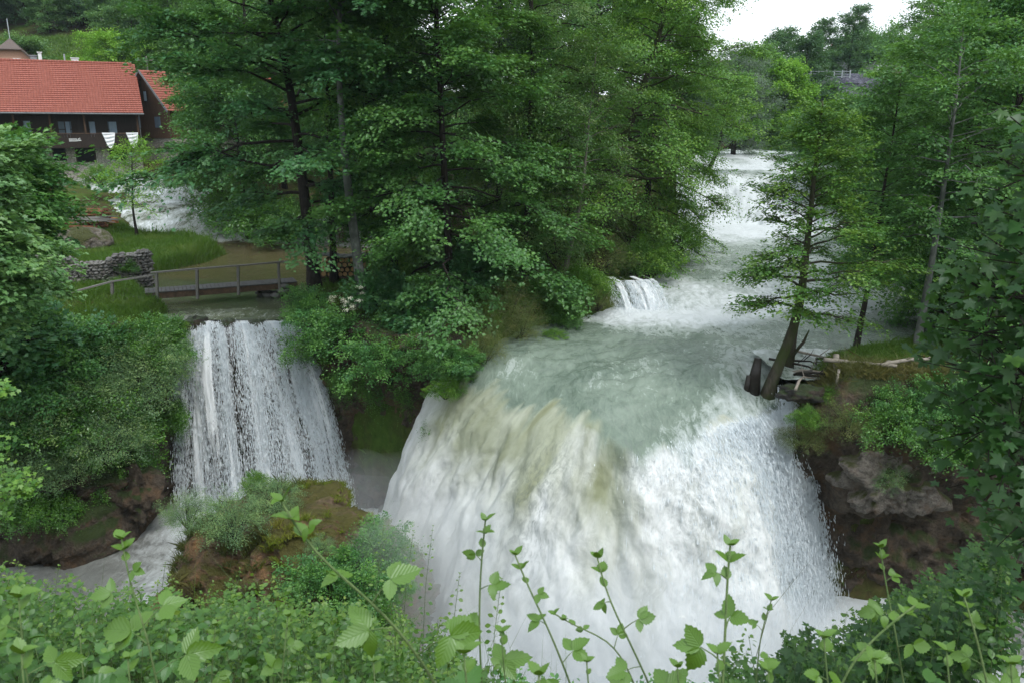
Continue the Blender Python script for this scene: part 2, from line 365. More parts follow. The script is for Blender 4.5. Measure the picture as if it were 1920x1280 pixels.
# ------------------------------------------------------------------ plan of the place
EDGE = np.array([(-70, 24), (-45, 26), (-30, 30.0), (-20, 31.2), (-17, 31.8), (-15.4, 32.6), (-14.8, 34.3), (-9.6, 34.4), (-8.6, 33.2), (-6.8, 32.0), (-5, 30.6),
                 (-3.2, 29.3), (-2.1, 28.9), (-1.3, 28.5), (.7, 27.0), (2.0, 26.0), (2.9, 25.0), (3.9, 23.95), (4.9, 24.1), (6.2, 24.6), (7.4, 24.9), (8.5, 25.1),
                 (9.2, 24.7), (11, 24.2), (13.5, 24.1), (16, 23.8), (20, 23), (30, 20), (70, 14)], float)
RL = np.array([(20, -1.5), (27.3, -1.3), (30, -.2), (32.4, 1.2), (34.5, 4.2), (37, 7), (42, 9.2), (55, 12.3), (64, 14), (76, 16.5), (85, 19), (100, 25), (125, 40), (160, 60)], float)
RR = np.array([(20, 8.6), (25.2, 8.8), (27, 10.8), (28.6, 14.6), (30.5, 17), (34, 20), (42, 24), (55, 29), (70, 36), (90, 46), (120, 62), (160, 85)], float)
WZ = np.array([(15, -.75), (23, -.75), (25, -.5), (28, -.25), (34.5, .0), (37, .25), (41, .55), (62.5, .9), (69.5, 3.9), (79, 4.15), (86, 5.2), (160, 5.6)], float)
def edgeY(x): return np.interp(x, EDGE[:, 0], EDGE[:, 1])
def rivL(y): return np.interp(y, RL[:, 0], RL[:, 1])
def rivR(y): return np.interp(y, RR[:, 0], RR[:, 1])
def rivZ(y): return np.interp(y, WZ[:, 0], WZ[:, 1])
# left arm: y -> (x left, x right) and its surface
SL = np.array([(30, -14.9), (36, -15.6), (38, -17.5), (42, -19.5), (46, -19.8), (48.6, -18.7), (52, -18.6), (55.5, -21.5), (58, -27), (64, -31), (70, -36), (74, -40), (84, -50)], float)
SR = np.array([(30, -9.5), (37, -9.7), (39, -10.6), (44, -10), (48, -8), (52, -5), (58, -8), (62, -18), (66, -24), (70, -28), (74, -33), (84, -41)], float)
SZ = np.array([(30, -.45), (34, -.32), (36, -.1), (56, .0), (59, .35), (62, 1.5), (66, 2.2), (70, 3.3), (76, 3.9), (84, 4.1)], float)
def strL(y): return np.interp(y, SL[:, 0], SL[:, 1])
def strR(y): return np.interp(y, SR[:, 0], SR[:, 1])
def strZ(y): return np.interp(y, SZ[:, 0], SZ[:, 1])
def H(x, y):
    x = np.asarray(x, float); y = np.asarray(y, float)
    # upper ground
    zl = np.interp(y, [30, 45, 56, 66, 74, 84, 100, 116, 150, 220, 400], [.35, .35, .7, 2.2, 4.1, 5.2, 11.2, 17.4, 31, 48, 60])
    zc = np.interp(y, [30, 60, 90, 130, 200, 400], [.5, 1.2, 4, 9, 16, 22])
    zr = np.interp(y, [20, 30, 45, 70, 100, 126, 150, 220, 400], [.1, .9, 2.0, 5.0, 8.5, 11.5, 20, 26, 30])
    wl = sstep(-8, -24, x-(y-40)*-.12); wr = sstep(0, 6, x-(rivL(y)+rivR(y))/2)
    z = zc*(1-wl)*(1-wr)+zl*wl+zr*wr
    z = z+fbm(x*.22, y*.22, 0, 4, 3)*.28+fbm(x*.04, y*.04, 0, 2, 5)*1.5*sstep(70, 130, y)
    # channels
    ins = np.minimum(x-rivL(y), rivR(y)-x); w = rivZ(y)
    k = sstep(-1.6, .5, ins)*sstep(150, 120, y); z = z*(1-k)+(w-1.0)*k
    ins = np.minimum(x-strL(y), strR(y)-x); w = strZ(y)
    k = sstep(-1.1, .5, ins)*sstep(84, 78, y)*sstep(29, 31, y); z = z*(1-k)+(w-.8)*k
    # gorge below the cliff line
    d = y-edgeY(x); k = sstep(1.1, .35, d); z = z*(1-k)+(-9.6)*k
    # near bank the photographer stands on
    ys = y+np.clip((-x-9)*.12, 0, 3)*-1+fbm(x*.3, y*.3, 1, 3, 9)*.35
    nb = np.interp(ys, [-60, -10, 0, 2.5, 4.2, 6, 9, 13, 17], [20, 8, 6.35, 5.6, 4.7, 3.0, -1.5, -6.5, -9.8])
    nb = nb-sstep(-1.8, .4, x)*.5
    return np.where(y < 20, np.maximum(z, nb), z)

def axis(segs):
    out = []
    for a, b, st in segs: out.append(np.arange(a, b, st))
    return np.concatenate(out+[[segs[-1][1]]])
gx = axis([(-900, -200, 50), (-200, -60, 5), (-60, -30, 1), (-30, 30, .35), (30, 60, 1), (60, 200, 5), (200, 900, 50)])
gy = axis([(-60, -5, 2.5), (-5, 60, .35), (60, 130, 1), (130, 250, 4), (250, 1500, 50)])
X, Y = np.meshgrid(gx, gy, indexing='ij')
Z = H(X, Y)
lawn = np.clip(sstep(84, 92, Y)*sstep(-14, -30, X)*sstep(128, 118, Y)+.8*sstep(44, 47, Y)*sstep(-19, -21, X)*sstep(62, 58, Y)*(X < -18), 0, 1)
tag(mk('ground', np.stack([X, Y, Z], -1).reshape(-1, 3), grid_faces(len(gx), len(gy)), M['ground'], smooth=True, attrs={'lawn': lawn}),
    'soil and grass ground of the banks and the wooded hillsides', kind='structure')

# ------------------------------------------------------------------ water surfaces
def water_sheet(name, y0, y1, n_s, dy, L, R, Zf, foamf, brownf, wavef, mat, label, ext=1.3):
    yy = np.arange(y0, y1, dy); s = np.linspace(0, 1, n_s); S, YY = np.meshgrid(s, yy, indexing='ij')
    xl, xr = L(YY)-ext, R(YY)+ext; XX = xl+(xr-xl)*S; ZZ = Zf(YY, XX); fo = np.clip(foamf(XX, YY), 0, 1)
    ZZ = ZZ+wavef(XX, YY, fo)
    return tag(mk(name, np.stack([XX, YY, ZZ], -1).reshape(-1, 3), grid_faces(len(s), len(yy)), mat, smooth=True,
                  attrs={'foam': fo, 'brown': np.clip(brownf(XX, YY), 0, 1)}, uv=np.stack([XX, YY], -1).reshape(-1, 2)), label, kind='structure')
def bump_(y, a, b, w=1.0): return sstep(a-w, a+w*.3, y)*sstep(b+w, b-w*.3, y)
def river_foam(x, y):
    f = .34+.25*fbm(x*.35, y*.30, 0, 3, 21)
    f = f+.50*bump_(y+1.2*vnoise(x*.35, 0, 0, 4), 61.5, 70.5, 1.5)+.38*bump_(y, 78, 87, 1.5)+.35*bump_(y, 56, 62, 3)
    f = f+.30*bump_(y+1.6*vnoise(x*.4, y*.1, 0, 5), 34.5, 40, 2)*sstep(2, 6, x)
    f = f-.40*sstep(5.5, 1.5, x-(34-y)*.0)*bump_(y, 24, 33, 1.5)                      # the smooth tongue before the lip
    f = f-.05*sstep(3.5, 6, x)*bump_(y, 24.5, 33, 1.5)-.18*sstep(8, 12, x)*bump_(y, 26, 34, 2)-.22*np.exp(-(((x-4.6)/1.6)**2+((y-24.6)/1.4)**2))
    f = f-.12*sstep(60, 47, y)*bump_(y, 44, 56, 3)
    f = f-.25*sstep(11, 15, x)*bump_(y, 26, 33, 1.5)
    return f
def river_wave(x, y, f):
    a = .045+.10*f+.06*bump_(y, 34, 41, 2)+.5*bump_(y, 62, 71, 1)+.12*bump_(y, 22, 30, 3)
    return .7*a*(fbm(x*.75, y*.8, 0, 4, 31)+.25*fbm(x*2.1, y*1.7, 3, 3, 33)) - .0
LIP0 = np.array([(-1.9, 28.9), (-1.2, 28.2), (-.2, 27.5), (.7, 26.8), (2.0, 25.7), (2.9, 24.6), (3.8, 23.5), (4.8, 23.7), (6.2, 24.3), (7.4, 24.6), (8.1, 24.8), (8.9, 25.1)], float)
def river_z(y, x=None):
    # the main step runs ragged across the channel
    yy = y+(1.3*vnoise(x*.22, .5, 0, 44)+.6*vnoise(x*.8, .5, 0, 45))*bump_(y, 58, 74, 4)
    z = rivZ(yy)
    z = z-.55*np.exp(-(((x-4.2)/1.5)**2+((y-23.4)/1.6)**2))-.25*np.exp(-(((x-1.5)/2.2)**2+((y-27.0)/1.5)**2))
    z = z+.35*np.exp(-(((x-7.2)/1.0)**2+((y-26.6)/.9)**2))
    z = z-.34*np.clip(1-(y-np.interp(x, LIP0[:, 0], LIP0[:, 1]))/2.0, 0, 1.2)**2      # the water rolls over before it falls
    return z
# the lip of the main fall: the river's first row and the fall's first row are this same curve
def lerp_poly(P, u):
    P = np.asarray(P, float); d = np.r_[0, np.cumsum(np.linalg.norm(np.diff(P, axis=0), axis=1))]; d /= d[-1]
    return np.stack([np.interp(u, d, P[:, k]) for k in range(P.shape[1])], -1)
LIPD = lerp_poly(LIP0, np.linspace(0, 1, 240)); LIPD[:, 1] += .16*fbm(LIPD[:, 0]*.9, 0, 0, 3, 444)
for _ in range(60): LIPD[1:-1] = (LIPD[:-2]+LIPD[2:]+2*LIPD[1:-1])/4
LIPD = np.column_stack([LIPD, river_z(LIPD[:, 1], LIPD[:, 0])])
ss = np.linspace(0, 1, 240)
def river_mesh():
    t = np.linspace(0, 1, 560)**1.7; S, T = np.meshgrid(ss, t, indexing='ij'); L = lerp_poly(LIPD, ss)
    lx, ly = L[:, :1]+0*T, L[:, 1:2]+0*T
    YY = ly+(140-ly)*T; k = sstep(0, .05, T)
    xl = rivL(YY)-1.3; xr = rivR(YY)+1.3; XX = lx*(1-k)+(xl+(xr-xl)*S)*k
    fo = np.clip(river_foam(XX, YY), 0, 1); ZZ = river_z(YY, XX)+river_wave(XX, YY, fo)*sstep(0, .012, T)
    return XX, YY, ZZ, fo
XX, YY, ZZ, fo = river_mesh()
tag(mk('river', np.stack([XX, YY, ZZ], -1).reshape(-1, 3), grid_faces(*XX.shape), M['river'], smooth=True,
       attrs={'foam': fo, 'brown': XX*0}, uv=np.stack([XX, YY], -1).reshape(-1, 2)), 'green-grey river with foaming rapids above the wide waterfall', kind='structure')
water_sheet('pond', 34.5, 86, 120, .14, strL, strR, lambda y, x: strZ(y+1.2*vnoise(x*.3, 0, 0, 8)*sstep(56, 58, y)+(x+21)*.22*sstep(55, 58, y)*sstep(80, 70, y)),
            lambda x, y: .04+.36*bump_(y+(x+21)*.22, 57.6, 74, 1.0)+.10*bump_(y, 33.5, 36, .7)+.2*fbm(x*.8, y*.8, 0, 3, 61)*sstep(55, 57, y),
            lambda x, y: sstep(41.5, 43.5, y+(x+15)*.25)*sstep(59, 57, y)*.95,
            lambda x, y, f: (.012+.16*f*sstep(56, 58, y))*fbm(x*1.3, y*1.4, 0, 4, 63), M['pond'], 'brown and green millpond with white cascades running into it')
# lower pool
px_ = np.arange(-34, 34, .22); py_ = np.arange(9, 36, .22); PX, PY = np.meshgrid(px_, py_, indexing='ij')
FOOT = np.array([(-6.1, 30.4), (-5.6, 28.2), (-4.4, 25.6), (-2.2, 23.0), (.8, 21.1), (4, 20.1), (6.6, 20.3), (8.8, 21.9), (10.5, 24.1), (11.1, 25.5)], float)
fd = np.min(np.hypot(PX[..., None]-FOOT[:, 0], PY[..., None]-FOOT[:, 1]), -1); fd2 = np.hypot(PX+10.8, (PY-31.5)*1.5)
pf = np.clip(.34+1.0*np.exp(-fd/3.5)+.8*np.exp(-fd2/3.2)+.25*fbm(PX*.4, PY*.4, 0, 3, 71)-.3*sstep(14, 18, PX)-.45*sstep(-12.5, -15.5, PX), 0, 1)
PZ = -8+(.07+.3*np.exp(-fd/3)+.12*np.exp(-fd2/3))*fbm(PX*.6, PY*.9, 0, 4, 72)
tag(mk('lower_pool_water', np.stack([PX, PY, PZ], -1).reshape(-1, 3), grid_faces(*PX.shape), M['pool'], smooth=True, attrs={'foam': pf, 'brown': PX*0},
       uv=np.stack([PX, PY], -1).reshape(-1, 2)), 'grey churning pool at the foot of the waterfalls', kind='structure')

# ------------------------------------------------------------------ cliffs
def resample(P, step):
    P = np.asarray(P, float); d = np.r_[0, np.cumsum(np.linalg.norm(np.diff(P, axis=0), axis=1))]
    s = np.arange(0, d[-1], step); return np.stack([np.interp(s, d, P[:, k]) for k in range(P.shape[1])], 1)
def cliff():
    P = resample(EDGE[(EDGE[:, 0] > -46) & (EDGE[:, 0] < 50)], .13); 
    for _ in range(10): P[1:-1] = (P[:-2]+P[1:-1]*2+P[2:])/4
    T = np.gradient(P, axis=0); T /= np.linalg.norm(T, axis=1)[:, None]; Nn = np.stack([T[:, 1], -T[:, 0]], 1)      # towards the gorge
    tz = np.linspace(0, 1, 96); S, W = np.meshgrid(np.arange(len(P)), tz, indexing='ij')
    x0, y0 = P[S, 0], P[S, 1]
    ztop = np.where((x0 > -1.5) & (x0 < 9), river_z(y0, x0)-.75, np.where((x0 > -14.8) & (x0 < -9.6), -.5, np.minimum(H(x0, y0+1.3), .6)+.02))
    # smooth the rim
    zt = ztop[:, 0].copy()
    for _ in range(12): zt[1:-1] = (zt[:-2]+zt[1:-1]+zt[2:])/3
    ztop = np.repeat(zt[:, None], len(tz), 1)
    Zc = ztop+(-9.6-ztop)*W
    lf = np.exp(-((x0+12.2)/3.2)**4); mf = np.exp(-((x0-3.8)/5.2)**6)       # behind the two falls
    right = sstep(8.5, 10, x0)
    off = -.9*sstep(.45, .9, W)*right-.4*sstep(.3, .9, W)*(1-right)*(1-lf)*(1-mf)
    off = off+5.8*W**1.15*sstep(-15.2, -17.5, x0)-.9*np.exp(-((x0+2.4)/1.5)**2)*sstep(.04, .3, W)
    off = off+1.2*sstep(.15, 1, W)*lf*.9+.5*sstep(.3, 1, W)*mf-1.7*sstep(.0, .12, W)*mf*np.exp(-((x0-4.3)/2.0)**2)
    off = off-1.2*np.exp(-((W-.93)/.07)**2)*np.exp(-((x0-15.3)/2.0)**2)      # the low cave on the right
    off = off-1.5*np.exp(-((W-.5)/.2)**2)*np.exp(-((x0+5.2)/2.4)**2)
    off = off+1.15*np.exp(-((Zc+2.7)/1.35)**4)*np.exp(-((x0-12.0)/1.7)**4)-.5*np.exp(-((Zc+5.0)/.7)**2)*np.exp(-((x0-12.3)/2.2)**4)
    off = off-.9*np.exp(-((Zc+3.6)/1.2)**2)*np.exp(-((x0-10.1)/.5)**2)
    off = off+.9*np.exp(-((Zc+5.6)/1.4)**2)*np.exp(-((x0+16.6)/1.1)**2)+.7*np.exp(-((Zc+7.2)/.9)**2)*np.exp(-((x0+18)/1.6)**2)
    off = off+.5*np.exp(-((Zc+.9)/.6)**2)*right*.5
    amp = 1-.75*sstep(.07, 0, W); k3 = 1-.45*mf-.3*lf
    off = off+amp*k3*(.55*fbm(x0*.42, y0*.42, Zc*.5, 4, 81)+.38*np.abs(fbm(x0*1.5, y0*1.5, Zc*.8, 4, 82))+.20*fbm(x0*3.4, y0*3.4, Zc*3.4, 4, 83))
    XX = x0+Nn[S, 0]*(off+.1); YY = y0+Nn[S, 1]*(off+.1); ZZ = Zc+.12*fbm(x0*1.3, y0*1.3, Zc*1.3, 3, 85)*amp
    # a short rim that turns back under the turf
    XX = np.concatenate([x0[:, :1]-Nn[S[:, :1], 0]*1.5, XX], 1); YY = np.concatenate([y0[:, :1]-Nn[S[:, :1], 1]*1.5, YY], 1); ZZ = np.concatenate([ZZ[:, :1]-.15, ZZ], 1)
    return mk('cliff', np.stack([XX, YY, ZZ], -1).reshape(-1, 3), grid_faces(XX.shape[0], XX.shape[1])[:, ::-1], M['cliff'], smooth=True)
tag(cliff(), 'brown mossy travertine cliff face around the lower pool', kind='structure')

r_ = MB(); r_.blob((0, 0, 0), (1.35, .9, 1.15), 611, .5, 2.2, 110, 70); o = tag(r_.build('boulder', M['greyrock'], None, True), 'pale grey travertine overhang bulging from the right cliff face', 'boulder'); o.location = (12.0, 23.35, -2.7); o.rotation_euler = (0, .35, .1)
r_ = MB(); r_.blob((0, 0, 0), (.9, .7, 1.3), 617, .5, 2.1, 90, 60); o = tag(r_.build('boulder', M['cliff'], None, True), 'brown rock bulge at the foot of the left cliff beside the curtain waterfall', 'boulder'); o.location = (-15.2, 29.3, -6.2)
# ------------------------------------------------------------------ waterfalls
def flakes(rg, C, dirv, ln, wd, name, mat, parent):
    """small torn shreds of falling water, each a thin bent quad drawn out along its path"""
    n = len(C); a = rg.normal(0, 1, (n, 3)); a[:, 2] *= .3
    dirv = dirv/(np.linalg.norm(dirv, axis=1)[:, None]+1e-9); sd_ = np.cross(dirv, a); sd_ /= np.linalg.norm(sd_, axis=1)[:, None]+1e-9
    l = (ln*rg.lognormal(0, .5, n))[:, None]; w = (wd*rg.lognormal(0, .45, n))[:, None]; f = np.cross(dirv, sd_)*w*.6
    V = np.stack([C-dirv*l, C-sd_*w+f, C+dirv*l, C+sd_*w+f], 1).reshape(-1, 3)
    return mk(name, V, np.arange(n*4).reshape(-1, 4), mat, parent)

def fall_pos(u, v):
    """u across the lip, v from the lip (0) to the pool (1)"""
    L = lerp_poly(LIPD, u); Fo = lerp_poly(FOOT, u); d = Fo-L[..., :2]; un = d/np.linalg.norm(d, axis=-1)[..., None]
    dl = np.linalg.norm(d, axis=-1); s0 = .40*dl*.9; xy = L[..., :2]+d*v[..., None]; z = L[..., 2]-s0*v+(-8.25-L[..., 2]+s0)*v**1.95
    return np.concatenate([xy, z[..., None]], -1), un
NU, NV = 420, 300
U, Vv = np.meshgrid(np.linspace(0, 1, NU), np.linspace(0, 1, NV)**1.15, indexing='ij')
Pm, Un = fall_pos(U, Vv)
arc = U*18.0; fl = Vv*10.0
act = sstep(.10, .58, Vv)
lump = .40*fbm(arc*.42, fl*.12, 0, 3, 101)+.16*np.abs(fbm(arc*.9+.5*vnoise(arc*.3, fl*.5, 0, 3), fl*.35, 1, 3, 103))+.14*fbm(arc*1.3, fl*.55, 6, 3, 109)+(.05+.06*sstep(.55, .8, U))*fbm(arc*3.2, fl*1.2, 2, 4, 105)
crest = .05*fbm(arc*.6, fl*.4, 0, 3, 107)
D = lump*act+crest*sstep(.02, .12, Vv)*(1-act)*.5
# the deep notch left of the right lobe
D = D-.35*np.exp(-((U-.565)/.035)**2)*sstep(.1, .3, Vv)*sstep(.75, .4, Vv)
nrm = np.stack([Un[..., 0], Un[..., 1], np.full(U.shape, .55)], -1); nrm /= np.linalg.norm(nrm, axis=-1)[..., None]
Pm = Pm+nrm*D[..., None]
murk = np.clip(1.45*np.exp(-((U-.27)/.20)**4)*sstep(.80, .15, Vv)+.80*np.exp(-((U-.55)/.05)**2)*sstep(1.0, .3, Vv)+.5*np.exp(-((U-.40)/.03)**2)*sstep(1.0, .3, Vv)+.6*sstep(.17, .06, Vv), 0, 1.4)
clear = np.clip(np.exp(-((U-.91)/.07)**2)*sstep(.4, .7, Vv)+.55*np.exp(-((U-.60)/.05)**2)*sstep(.5, .2, Vv)+.55*np.exp(-((U-.42)/.05)**2)*bump_(Vv, .35, .75, .15)+.4*np.exp(-((U-.70)/.04)**2)*bump_(Vv, .3, .6, .15), 0, 1)
edge = np.clip(np.minimum(U/.035, (1-U)/.035), 0, 1)*1.4
edge = np.maximum(edge, 1.4*sstep(.10, .04, Vv)); nz_ = .10*fbm(arc*.7, 0, 0, 3, 113)+.10*fbm(arc*2.2, fl*.3, 0, 3, 114); lip = 1.15*sstep(.24+.24*np.exp(-((U-.555)/.06)**2)-.05*(U > .66), .03, Vv+nz_); lip = np.maximum(lip, sstep(.05, .0, Vv)*1.6)
ffo = np.clip(river_foam(Pm[..., 0], Pm[..., 1])+.10*sstep(0, .2, Vv), 0, 1)
big = empty('waterfall', (3, 24, -8)); tag(big, 'wide curved main waterfall, murky green at its lip and white below', kind='structure')
off3 = np.array((3, 24, -8))
mk('falling_water', Pm.reshape(-1, 3)-off3, grid_faces(NU, NV), M['bigfall'], big, True, {'murk': murk, 'clear': clear, 'edge': edge, 'lip': lip, 'foam': ffo, 'brown': U*0, 'soft': 1-sstep(.55, .8, U)}, np.stack([arc, fl], -1).reshape(-1, 2))
rg = np.random.default_rng(5)
n = 52000
u = np.clip(1-np.abs(rg.normal(0, .12, n)), 0, 1); v = .12+.88*rg.random(n)**.8
C, un = fall_pos(u, v); C2, _ = fall_pos(u, np.minimum(v+.02, 1)); dv = C2-C+1e-4
nn = np.stack([un[:, 0], un[:, 1], np.full(n, .4)], -1)
C = C+nn*(.12+np.abs(rg.normal(0, .30, n))*v)[:, None]+rg.normal(0, .08, (n, 3))
keep = C[:, 2] > -8.1; flakes(rg, C[keep]-off3, dv[keep], .065, .0125, 'spray', M['spray'], big)

def thin_fall(name, label, lip, foot, zl, zf, densf, nflake, seed, fan=0, lump=.12):
    root = empty(name, (*np.mean(foot, 0), zf)); tag(root, label, kind='structure'); o3 = np.array(root.location)
    lip = np.array(lip, float); foot = np.array(foot, float); Wd = np.linalg.norm(foot[-1]-foot[0])
    def pos(u, v):
        L = lerp_poly(lip, u); Fo = lerp_poly(foot, u); vv = np.clip((v-.1)/.9, 0, 1); up = np.clip((.1-v)/.1, 0, 1)
        d = Fo-L; xy = L+d*(vv**.85)[..., None]-d/np.linalg.norm(d, axis=-1)[..., None]*(up*.8)[..., None]
        return np.concatenate([xy, (zl+(zf-zl)*(.12*vv+.88*vv**1.6)+.03*up)[..., None]], -1)
    for li, (mat, of) in enumerate(((M['thinfall'], 0.0), (M['thinfall2'], .22))):
        nu, nv = 220, 130; U, Vq = np.meshgrid(np.linspace(0, 1, nu), np.linspace(0, 1, nv), indexing='ij'); P = pos(U, Vq)
        a = U*Wd; P[..., 1] -= of*sstep(.1, .4, Vq)+lump*2.2*fbm(a*.9+of*9, Vq*1.6, 0, 4, seed+li)*sstep(.1, .35, Vq)+.05*fbm(a*5, Vq*6, 0, 2, seed+4)*sstep(.1, .3, Vq)
        mk('water_curtain', P.reshape(-1, 3)-o3, grid_faces(nu, nv), mat, root, True, {'dens': densf(U, Vq)}, np.stack([a+li*31, Vq*abs(zl-zf)*1.1], -1).reshape(-1, 2))
    r = np.random.default_rng(seed); n = nflake; v = .1+.9*r.random(n)**.85
    ns = 15; cu = (np.arange(ns)+r.uniform(.1, .9, ns))/ns; wt = r.dirichlet(np.ones(ns)*2); u = np.clip(cu[r.choice(ns, n, p=wt)]+r.normal(0, .017, n)*(.6+v), -.01, 1.01); u = np.where(r.random(n) < .14, r.random(n), u)
    C = pos(u, v); dv = pos(u, np.minimum(v+.03, 1.03))-C+1e-4
    C[:, 1] -= np.abs(r.normal(0, .22, n))*(.4+v); C[:, 0] += r.normal(0, .06, n)*(1+v); flakes(r, C-o3, dv, .07, .012, 'spray', M['spray'], root)
    return root
thin_fall('waterfall', 'straight curtain waterfall of white strands below the footbridge', [(-14.75, 34.5), (-12.2, 34.3), (-9.7, 34.5)], [(-14.6, 32.0), (-10.8, 31.2), (-6.9, 31.9)], -.30, -8.1,
          lambda u, v: -.02+.16*sstep(.25, .1, v)-.16*np.exp(-((u-.30)/.07)**2)*sstep(.35, .15, v)-.10*np.exp(-((u-.47)/.05)**2)-.10*sstep(.72, 1, u)*sstep(.4, .8, v)+.05*np.exp(-((u-.35)/.1)**2), 52000, 300)
thin_fall('waterfall', 'narrow side trickle falling beside the leaning mossy tree', [(8.95, 25.5), (9.35, 25.4)], [(8.75, 24.0), (9.05, 23.9)], -.35, -3.2, lambda u, v: .2-.25*v+u*0, 2500, 320, lump=.03)
thin_fall('waterfall', 'small side cascade pouring off the wooded island', [(4.3, 36.4), (5.6, 36.5), (6.6, 36.9)], [(4.6, 35.0), (5.8, 35.0), (7.2, 35.6)], 1.15, -.05, lambda u, v: .10-.25*np.exp(-((u-.45)/.12)**2)+u*0, 2500, 330, lump=.05)

# ------------------------------------------------------------------ foliage
def norm(a): return a/(np.linalg.norm(a, axis=-1, keepdims=True)+1e-9)
def leaves(name, C, Dh, Nn, size, wr, rnd, cl, mat, parent, fold=.25, lobes=False):
    """one mesh of leaf-sized faces. C centres, Dh heading, Nn leaf normal"""
    n = len(C); Dh = norm(Dh-Nn*np.sum(Dh*Nn, -1, keepdims=True)); S = np.cross(Nn, Dh); s = size[:, None]
    if not lobes:
        w = wr*.5
        V = np.stack([C-Dh*s*.5, C+S*s*w+Nn*s*fold*w-Dh*s*.05, C+Dh*s*.5-Nn*s*.12, C-S*s*w+Nn*s*fold*w-Dh*s*.05], 1)
        F = np.arange(n*4).reshape(-1, 4); k = 4
    else:   # a lobed outline: two crossed wings and a tip
        q = [(-.45, 0, 0), (-.30, .42, .04), (-.02, .26, .03), (.20, .50, .02), (.22, .18, 0), (.58, 0, -.10), (.22, -.18, 0), (.20, -.50, .02), (-.02, -.26, .03), (-.30, -.42, .04)]
        V = np.stack([C+Dh*s*a+S*s*b*wr+Nn*s*c for a, b, c in q], 1); i = np.arange(n)[:, None]*10
        F = np.concatenate([i+np.array([[0, 1, 2, 3, 4]]), i+np.array([[0, 4, 5, 6, 0]])[:, :5]], 0) if False else [i+np.array([[0, 1, 2, 3, 4]]), i+np.array([[0, 4, 5, 6]]), i+np.array([[0, 6, 7, 8, 9]])]
        k = 10
    return mk(name, V.reshape(-1, 3), F, mat, parent, False, {'rnd': np.repeat(rnd, k), 'cl': np.repeat(cl, k)})

def spray_leaves(rg, cents, dirs, per, rad, flat, leaf, droop=.25, jit=.5, hang=0.0):
    """fill each spray (a flattened disc along a twig) with leaves"""
    m = len(cents); cents = np.array(cents); dirs = norm(np.array(dirs)); per_i = rg.poisson(per, m); idx = np.repeat(np.arange(m), per_i); n = len(idx)
    up = np.array((0, 0, 1.)); d = dirs.copy(); d[:, 2] -= droop; d = norm(d); side = norm(np.cross(up, d)+1e-6); nz = np.cross(d, side)
    nz = np.where(nz[:, 2:] < 0, -nz, nz); rr = rad*rg.lognormal(0, .25, m)
    a = rg.uniform(-1, 1, n); b = rg.normal(0, .42, n)*(1.1-.5*np.abs(a)); h = rg.normal(0, 1, n)*flat
    C = cents[idx]+d[idx]*(a*rr[idx])[:, None]+side[idx]*(b*rr[idx])[:, None]+nz[idx]*(h*rr[idx]-.25*(a**2+b**2)*rr[idx]*.6)[:, None]
    C[:, 2] -= hang*np.abs(rg.normal(0, 1, n))*rr[idx]
    Nn = norm(nz[idx]+rg.normal(0, jit, (n, 3))*.8); Dh = norm(d[idx]*.8+side[idx]*np.sign(b)[:, None]*.5+rg.normal(0, .45, (n, 3)))
    size = leaf*np.clip(rg.lognormal(0, .22, n), .5, 1.7); clv = rg.random(m)[idx]
    return C, Dh, Nn, size, rg.random(n), clv

